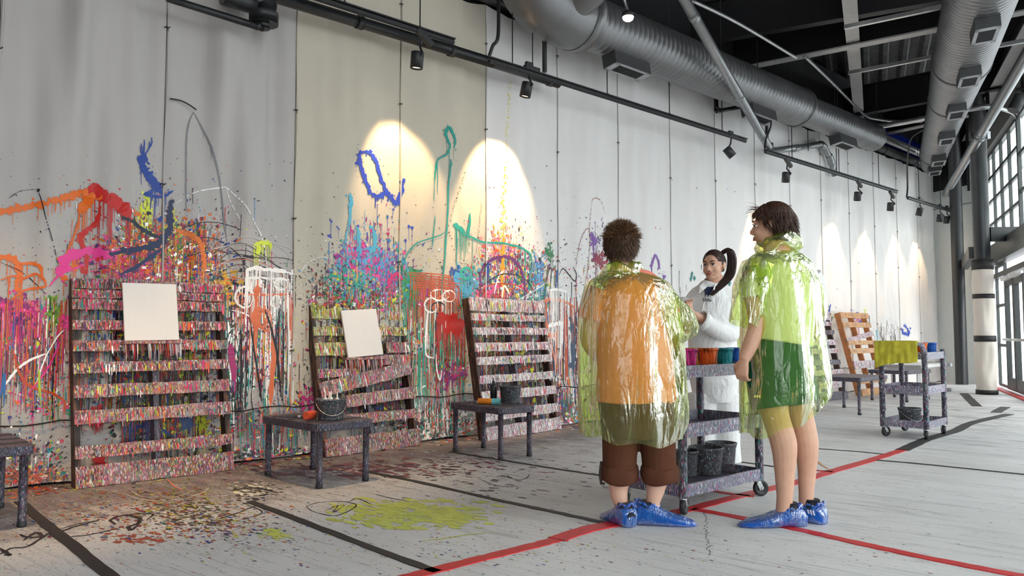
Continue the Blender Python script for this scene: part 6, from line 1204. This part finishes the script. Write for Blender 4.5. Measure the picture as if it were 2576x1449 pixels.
for cx, sd in ((1558, 1), (1658, 2)):
    c = P(cx, 1192); m = MB(); n = 40; seg = 12; Q = []
    def cf(u, v): a = u*6.2832; b = v*6.2832; rr_ = .090+.014*math.cos(b)+.004*math.sin(a*5+sd); return c+Vector((rr_*math.cos(a), (rr_+.004)*math.sin(a), .044*math.sin(b)*(1+.12*math.sin(a*3+sd))+.006*math.sin(a*2+sd)))
    m.grid(cf, 44, 14); m.build('rolled_cuff', 'pants_brown', pants)
    m = MB(); m.tube([c+Vector((-.098 if sd == 1 else .098, -.02, .07)), c+Vector((-.107 if sd == 1 else .107, -.02, .0)), c+Vector((-.100 if sd == 1 else .100, -.02, -.05)), c+Vector((-.085, -.03, -.045)) if sd == 1 else c+Vector((.085, -.03, -.045))], [(.004, .009)]*4, 6); m.build('cuff_strap', 'cuff_strap', pants)
hair(root, F, 2600, lambda p: (p.y < .055+.25*max(0, p.z-.03)) and p.z > -.062 and not (p.y > -.0 and p.z < .015 and abs(p.x) > .055),
     lambda p, n_, rr: (n_*.42+Vector((rr.gauss(0, .22), rr.gauss(0, .15), -.75))).lerp(n_*.75+Vector((rr.gauss(.12, .4), rr.gauss(.1, .35), .55)), sm(.03, .10, p.z+rr.gauss(0, .02))), lambda p, rr: rr.uniform(.022, .044), 'hair_woman', 5, .0019, 1.11)
hair(root, F, 420, lambda p: p.z > .04 and p.y < .05, lambda p, n_, rr: n_*.8+Vector((rr.gauss(.15, .4), rr.gauss(.1, .3), .35)), lambda p, rr: rr.uniform(.03, .052), 'hair_tip', 6, .0015, 1.11, False)
m = drape(root, P, [(1569, 684, 44, .09, .0), (1575, 694, 72, .12, 0), (1579, 714, 102, .155, 0), (1580, 755, 117, .19, .0), (1583, 830, 125, .215, 0), (1588, 920, 129, .23, 0), (1592, 1000, 131, .235, 0), (1593, 1060, 131, .23, 0), (1592, 1100, 124, .215, 0)], '', nf=9, amp=.055, seed=4, hem=lambda a: .02*math.sin(2*a+1)+.012*math.sin(7*a))
sleeve(m, [P(1628, 752, 0), P(1668, 785, .01), P(1702, 822, .02), P(1718, 850, .03)], [.115, .125, .125, .098], .06, 3)
m.build('poncho', 'poncho_film', root)
collar(root, P, 1560, 690, 40, .085, .040, .012, 2).build('poncho_hood', 'poncho_film', root)
a1, a2 = P(1566, 1300), P(1642, 1296)
shoe(root, a1, (-.35, .7, 0), .27); shoe(root, a2, (.9, -.12, 0), .27)
shoe_cover(root, a1, (-.35, .75, 0), .27, .056, 1); shoe_cover(root, a2, (.92, -.12, 0), .33, .058, 2)

# ---------------------------------------------------------------- man in shorts
root, P, k = person('person in green shorts and white tee under a lime plastic poncho, seen from behind left', 1985, 1300, 4.28)
hf = Vector((-.86, .51, -.03)); F = headframe(P(1942, 566, 0), hf, -.03)
m = MB(); add_head(m, F, False, 1.04)
limb(m, [P(1957, 985), P(1960, 940), P(1966, 880), P(1968, 800), P(1966, 720), P(1962, 672), P(1956, 645), P(1948, 605)], [(.09, .08), (.15, .115), (.155, .12), (.175, .125), (.195, .12), (.175, .095), (.08, .075), (.058, .060)], up=(-.35, .94, 0))
limb(m, [P(1932, 960, -.02), P(1952, 1050, -.03), P(1972, 1120, -.04), P(1974, 1190, -.05), P(1974, 1250, -.06), P(1972, 1290, -.06)], [.095, .072, .070, .053, .042, .044])
limb(m, [P(1992, 950, .08), P(2013, 1040, .07), P(2028, 1115, .05), P(2030, 1180, .05), P(2028, 1240, .04), P(2030, 1282, .04)], [.095, .068, .066, .050, .040, .042])
limb(m, [P(1893, 685, -.02), P(1898, 750, -.06), P(1905, 812, -.09), P(1890, 862, -.10), P(1871, 905, -.10)], [.062, .056, .047, .043, .030]); hand(m, P(1871, 905, -.10), (-.12, .1, -1), (.75, .66, 0), 1, .75, 1.02)
limb(m, [P(2035, 700, .06), P(2045, 770, .10), P(2035, 830, .20), P(1990, 850, .36), P(1960, 840, .42)], [.060, .050, .044, .036, .028]); hand(m, P(1960, 840, .42), (-1, .2, 0), (0, 0, 1), 1)
fuse(m, 'body', 'skin_man', root, .0055)
m = MB(); limb(m, [P(1962, 862), P(1966, 830), P(1968, 790), P(1966, 720), P(1962, 672), P(1957, 650), P(1955, 640)], [(.192, .148), (.188, .145), (.19, .14), (.208, .135), (.185, .11), (.10, .09), (.08, .08)], 28, up=(-.35, .94, 0)); limb(m, [P(1903, 682, -.01), P(1899, 715, -.04), P(1899, 752, -.06)], [.074, .072, .074]); limb(m, [P(2030, 690, .06), P(2042, 730, .08), P(2046, 765, .10)], [.08, .078, .078]); fuse(m, 'tee', 'tee_white', root, .007)
m = MB(); limb(m, [P(1962, 990), P(1960, 955), P(1961, 900), P(1964, 855)], [(.165, .14), (.19, .155), (.184, .148), (.170, .135)], 24, up=(-.35, .94, 0)); limb(m, [P(1932, 930, -.02), P(1938, 980, -.02), P(1946, 1024, -.03)], [.125, .122, .120]); limb(m, [P(1985, 930, .07), P(1998, 975, .07), P(2007, 1012, .07)], [.124, .122, .118]); so = fuse(m, 'shorts', 'shorts_green', root, .008, 2)
m = MB(); c = P(1899, 997, -.155)
for i in range(3): m.box(c+Vector((i*.011, -.012*i*.3, 0)), (.007, .004, .012))
m.build('small_logo', 'logo_yellow', so)
def mkeep(p): return (p.y < .060+.30*max(0, p.z-.02)) and p.z > -.075 and not (p.y > -.012 and p.z < .002 and abs(p.x) > .05) and not (p.y > .035 and p.z < .03)
def mflow(p, n_, rr):
    if p.y > .02 and p.z > .05: return Vector((-p.x*2+rr.gauss(0, .2), .55, -.55))+n_*.22
    return n_*.16+Vector((rr.gauss(0, .14), -.42+rr.gauss(0, .12)-p.y*3, -.75))
hair(root, F, 3000, mkeep, mflow, lambda p, rr: rr.uniform(.03, .05) if p.y > .02 else rr.uniform(.045, .08) if p.z > -.01 else rr.uniform(.025, .045), 'hair_man', 8, .0021, 1.085, k=1.04)
hair(root, F, 34, lambda p: p.y > .045 and p.z > .055, lambda p, n_, rr: Vector((rr.gauss(0, .4), 1.0, .25+rr.gauss(0, .3)))+n_*.2, lambda p, rr: rr.uniform(.045, .08), 'hair_man', 9, .0012, 1.085, False, 1.04)
face(root, F, 1.04, .0705, .004)
m = drape(root, P, [(1955, 634, 46, .09, 0), (1957, 646, 66, .12, 0), (1960, 672, 86, .155, 0), (1962, 715, 94, .19, .01), (1964, 790, 96, .21, .02), (1970, 870, 101, .225, .02), (1976, 950, 106, .235, .02), (1974, 1005, 105, .235, .02), (1964, 1046, 95, .22, .02)], '', nf=8, amp=.075, seed=9, hem=lambda a: -.05*math.sin(a+3.9)+.06*math.cos(a)+.014*math.sin(6*a))
sleeve(m, [P(1912, 672, -.02), P(1898, 725, -.05), P(1884, 780, -.07), P(1874, 818, -.08)], [.102, .108, .098, .086], .09, 5); sleeve(m, [P(2020, 700, .05), P(2040, 755, .09), P(2044, 800, .12)], [.09, .085, .08], .09, 7)
m.build('poncho', 'poncho_film', root)
collar(root, P, 1958, 617, 42, .085, .043, .018, 6).build('poncho_hood', 'poncho_film', root)
a1, a2 = P(1974, 1290, -.06), P(2030, 1282, .04); d1_, d2_ = (-1, -.06, 0), (-.72, .62, 0)
for a, d in ((a1, d1_), (a2, d2_)): so = shoe(root, a, d, .29, .043)
shoe_cover(root, a1, d1_, .36, .062, 3, .09); sc_ = shoe_cover(root, a2, d2_, .33, .060, 4, .09)
m = MB()
for i in range(3): q = Vector((a2.x, a2.y, 0)); fd = Vector(d2_).normalized(); q = q+fd*(-.062+.014*i)+Vector((-fd.y, fd.x, 0))*.0605+Vector((0, 0, .052)); m.bar(q, q+fd*.008+Vector((0, 0, .026)), .007, .003, (-fd.y, fd.x, 0))
m.build('white_stripes', 'logo_white', sc_)

# ---------------------------------------------------------------- staff member in a white coverall
root, P, k = person('person with a long brown ponytail in a white coverall facing the others behind the cart', 1795, 1172, 5.98)
F = headframe(P(1796, 668, 0), (-.62, -.78, -.02), .03)
m = MB(); add_head(m, F, True, 1.03)
limb(m, [P(1797, 1000), P(1795, 900), P(1788, 800), P(1786, 755), P(1797, 720), P(1800, 690)], [(.13, .11), (.15, .12), (.15, .11), (.14, .09), .056, .055], up=(-.35, -.94, 0))
limb(m, [P(1745, 762, .01), P(1718, 800, -.03), P(1714, 836, -.10), P(1726, 828, -.20)], [.05, .045, .042, .036]); limb(m, [P(1828, 762, .01), P(1840, 800, -.03), P(1834, 836, -.10), P(1800, 824, -.20), P(1772, 806, -.245)], [.05, .045, .042, .038, .036])
limb(m, [P(1724, 830, -.20), P(1738, 800, -.22), P(1736, 785, -.235)], [.034, .03, .026]); hand(m, P(1737, 790, -.23), (-.25, -.1, .9), (.3, -1, 0), 1, .7, .95); 
limb(m, [P(1775, 808, -.24), P(1752, 795, -.27), P(1744, 788, -.28)], [.036, .030, .026]); hand(m, P(1745, 788, -.28), (-.9, -.1, .5), (0, -.2, -1), -1, .8, .95)
limb(m, [P(1775, 985), P(1772, 1070), P(1775, 1140), P(1775, 1162)], [.085, .06, .045, .04]); limb(m, [P(1820, 985), P(1828, 1070), P(1830, 1140), P(1830, 1162)], [.085, .06, .045, .04])
fuse(m, 'body', 'skin_staff', root, .005, 3)
m = MB(); limb(m, [P(1797, 1010), P(1797, 960), P(1794, 900), P(1790, 850), P(1786, 800), P(1783, 758), P(1790, 728), P(1795, 715)], [(.15, .13), (.185, .165), (.185, .165), (.180, .155), (.190, .15), (.188, .125), (.11, .10), (.078, .082)], 28, up=(-.35, -.94, 0))
limb(m, [P(1770, 990), P(1768, 1060), P(1770, 1120), P(1772, 1160)], [.12, .10, .095, .10], 18); limb(m, [P(1824, 990), P(1828, 1060), P(1830, 1120), P(1832, 1162)], [.12, .10, .095, .10], 18)
limb(m, [P(1730, 757, .02), P(1716, 800, -.03), P(1712, 838, -.10), P(1722, 828, -.19)], [.072, .068, .064, .054], 18); limb(m, [P(1834, 757, .02), P(1842, 800, -.03), P(1836, 838, -.10), P(1800, 826, -.20), P(1770, 808, -.245)], [.078, .076, .074, .068, .060], 18)
cv = fuse(m, 'coverall', 'coverall', root, .007, 2)
for pts, r in (([P(1776, 812, -.24), P(1762, 803, -.258)], [.066, .068]),): m = MB(); m.tube(pts, r, 24, False); m.build('cuff', 'coverall', cv, solid=.006)
for s, pts in ((-1, ((1770, 712, -.06), (1760, 720, -.12), (1758, 738, -.15), (1768, 730, -.15), (1778, 722, -.12))), (1, ((1812, 708, -.03), (1816, 722, -.09), (1806, 738, -.135), (1794, 728, -.15), (1798, 715, -.10)))):
    m = MB(); V = [P(*q) for q in pts]; m.add(V, [tuple(range(len(V)))], False); m.build('collar_flap', 'coverall', cv, solid=.006)
m = MB(); m.tube([P(1792, 702, .07), P(1812, 704, .02), P(1815, 716, -.05), P(1800, 724, -.10)], [(.006, .02)]*4, 8); m.tube([P(1792, 702, .07), P(1775, 706, .02), P(1768, 718, -.06), P(1774, 726, -.11)], [(.006, .02)]*4, 8); m.build('collar_band', 'coverall', cv)
m = MB(); V = [P(1772, 722, -.098), P(1797, 722, -.098), P(1786, 740, -.13), P(1774, 752, -.145)]; m.add(V, [(0, 1, 2, 3)]); m.build('undershirt', 'shirt_navy', root, solid=.008)
m = MB(); m.tube([P(1778, 742, -.150), P(1770, 765, -.163), P(1764, 790, -.170)], [(.004, .006)]*3, 6); m.build('zip', 'zip', cv)
tcu = bpy.data.curves.new('logo', 'FONT'); tcu.body = 'Udio'; tcu.size = .036; tcu.shear = .35; tcu.extrude = .0006; tcu.offset = .0012
to = bpy.data.objects.new('logo', tcu); C.objects.link(to); dg = bpy.context.evaluated_depsgraph_get(); me = bpy.data.meshes.new_from_object(to.evaluated_get(dg)); bpy.data.objects.remove(to)
me.materials.clear(); me.materials.append(M['ink_black']); lo = bpy.data.objects.new('printed_logo', me); C.objects.link(lo); lo.parent = cv; lo.location = P(1766, 757, -.178); lo.rotation_euler = (math.radians(84), math.radians(4), math.radians(8))
def skeep(p): return p.y < .048+.34*max(0, p.z-.012) and p.z > -.05-.25*max(0, p.y+.03) and not (p.y > -.03 and p.z < -.005) and not (abs(p.x) > .06 and p.y > .02 and p.z < .02)
hair(root, F, 1500, skeep, lambda p, n_, rr: (Vector((0, -.085, .075))-p).normalized()*1.0+n_*.06, lambda p, rr: rr.uniform(.04, .08), 'hair_staff', 12, .0016, 1.045, k=1.03)
face(root, F, 1.03)
for pos in ((.0, -.098, .078),):
    m = MB(); ell(m, F @ Vector(pos), (.03, .03, .028)); m.build('hair_tie', 'hair_staff', root)
m = MB(); rr = random.Random(3); A = F @ Vector((0, -.098, .08))
G = [A, P(1832, 628, .02), P(1841, 650, .03), P(1838, 685, .0), P(1826, 705, -.05), P(1810, 722, -.12), P(1790, 742, -.175)]
for i in range(420):
    a = rr.uniform(0, 6.28); q = math.sqrt(rr.random()); off = Vector((math.cos(a)*q, math.sin(a)*q*.8, math.sin(a)*q*.5)); W_ = [.012, .026, .034, .036, .034, .026, .012]; n_ = rr.choice((6, 7, 7, 7))
    strand(m, catmull([g+off*w+Vector((rr.gauss(0, .002), rr.gauss(0, .002), rr.gauss(0, .002))) for g, w in zip(G[:n_], W_)], 3), .0026)
tag(m.build('ponytail', 'hair_staff', root), 'long brown ponytail over the shoulder', kind='stuff')
m = MB(); c = F @ Vector((.083, -.0, -.05)); m.tube([c+Vector((.011*math.cos(a), 0, .011*math.sin(a))) for a in [i*.5 for i in range(14)]], .0013, 6); m.build('earring', 'zinc', root)
for x in (1772, 1826):
    a = P(x, 1172, -.02); a.z = .0; shoe(root, a, (-.3, -.95, 0), .25)
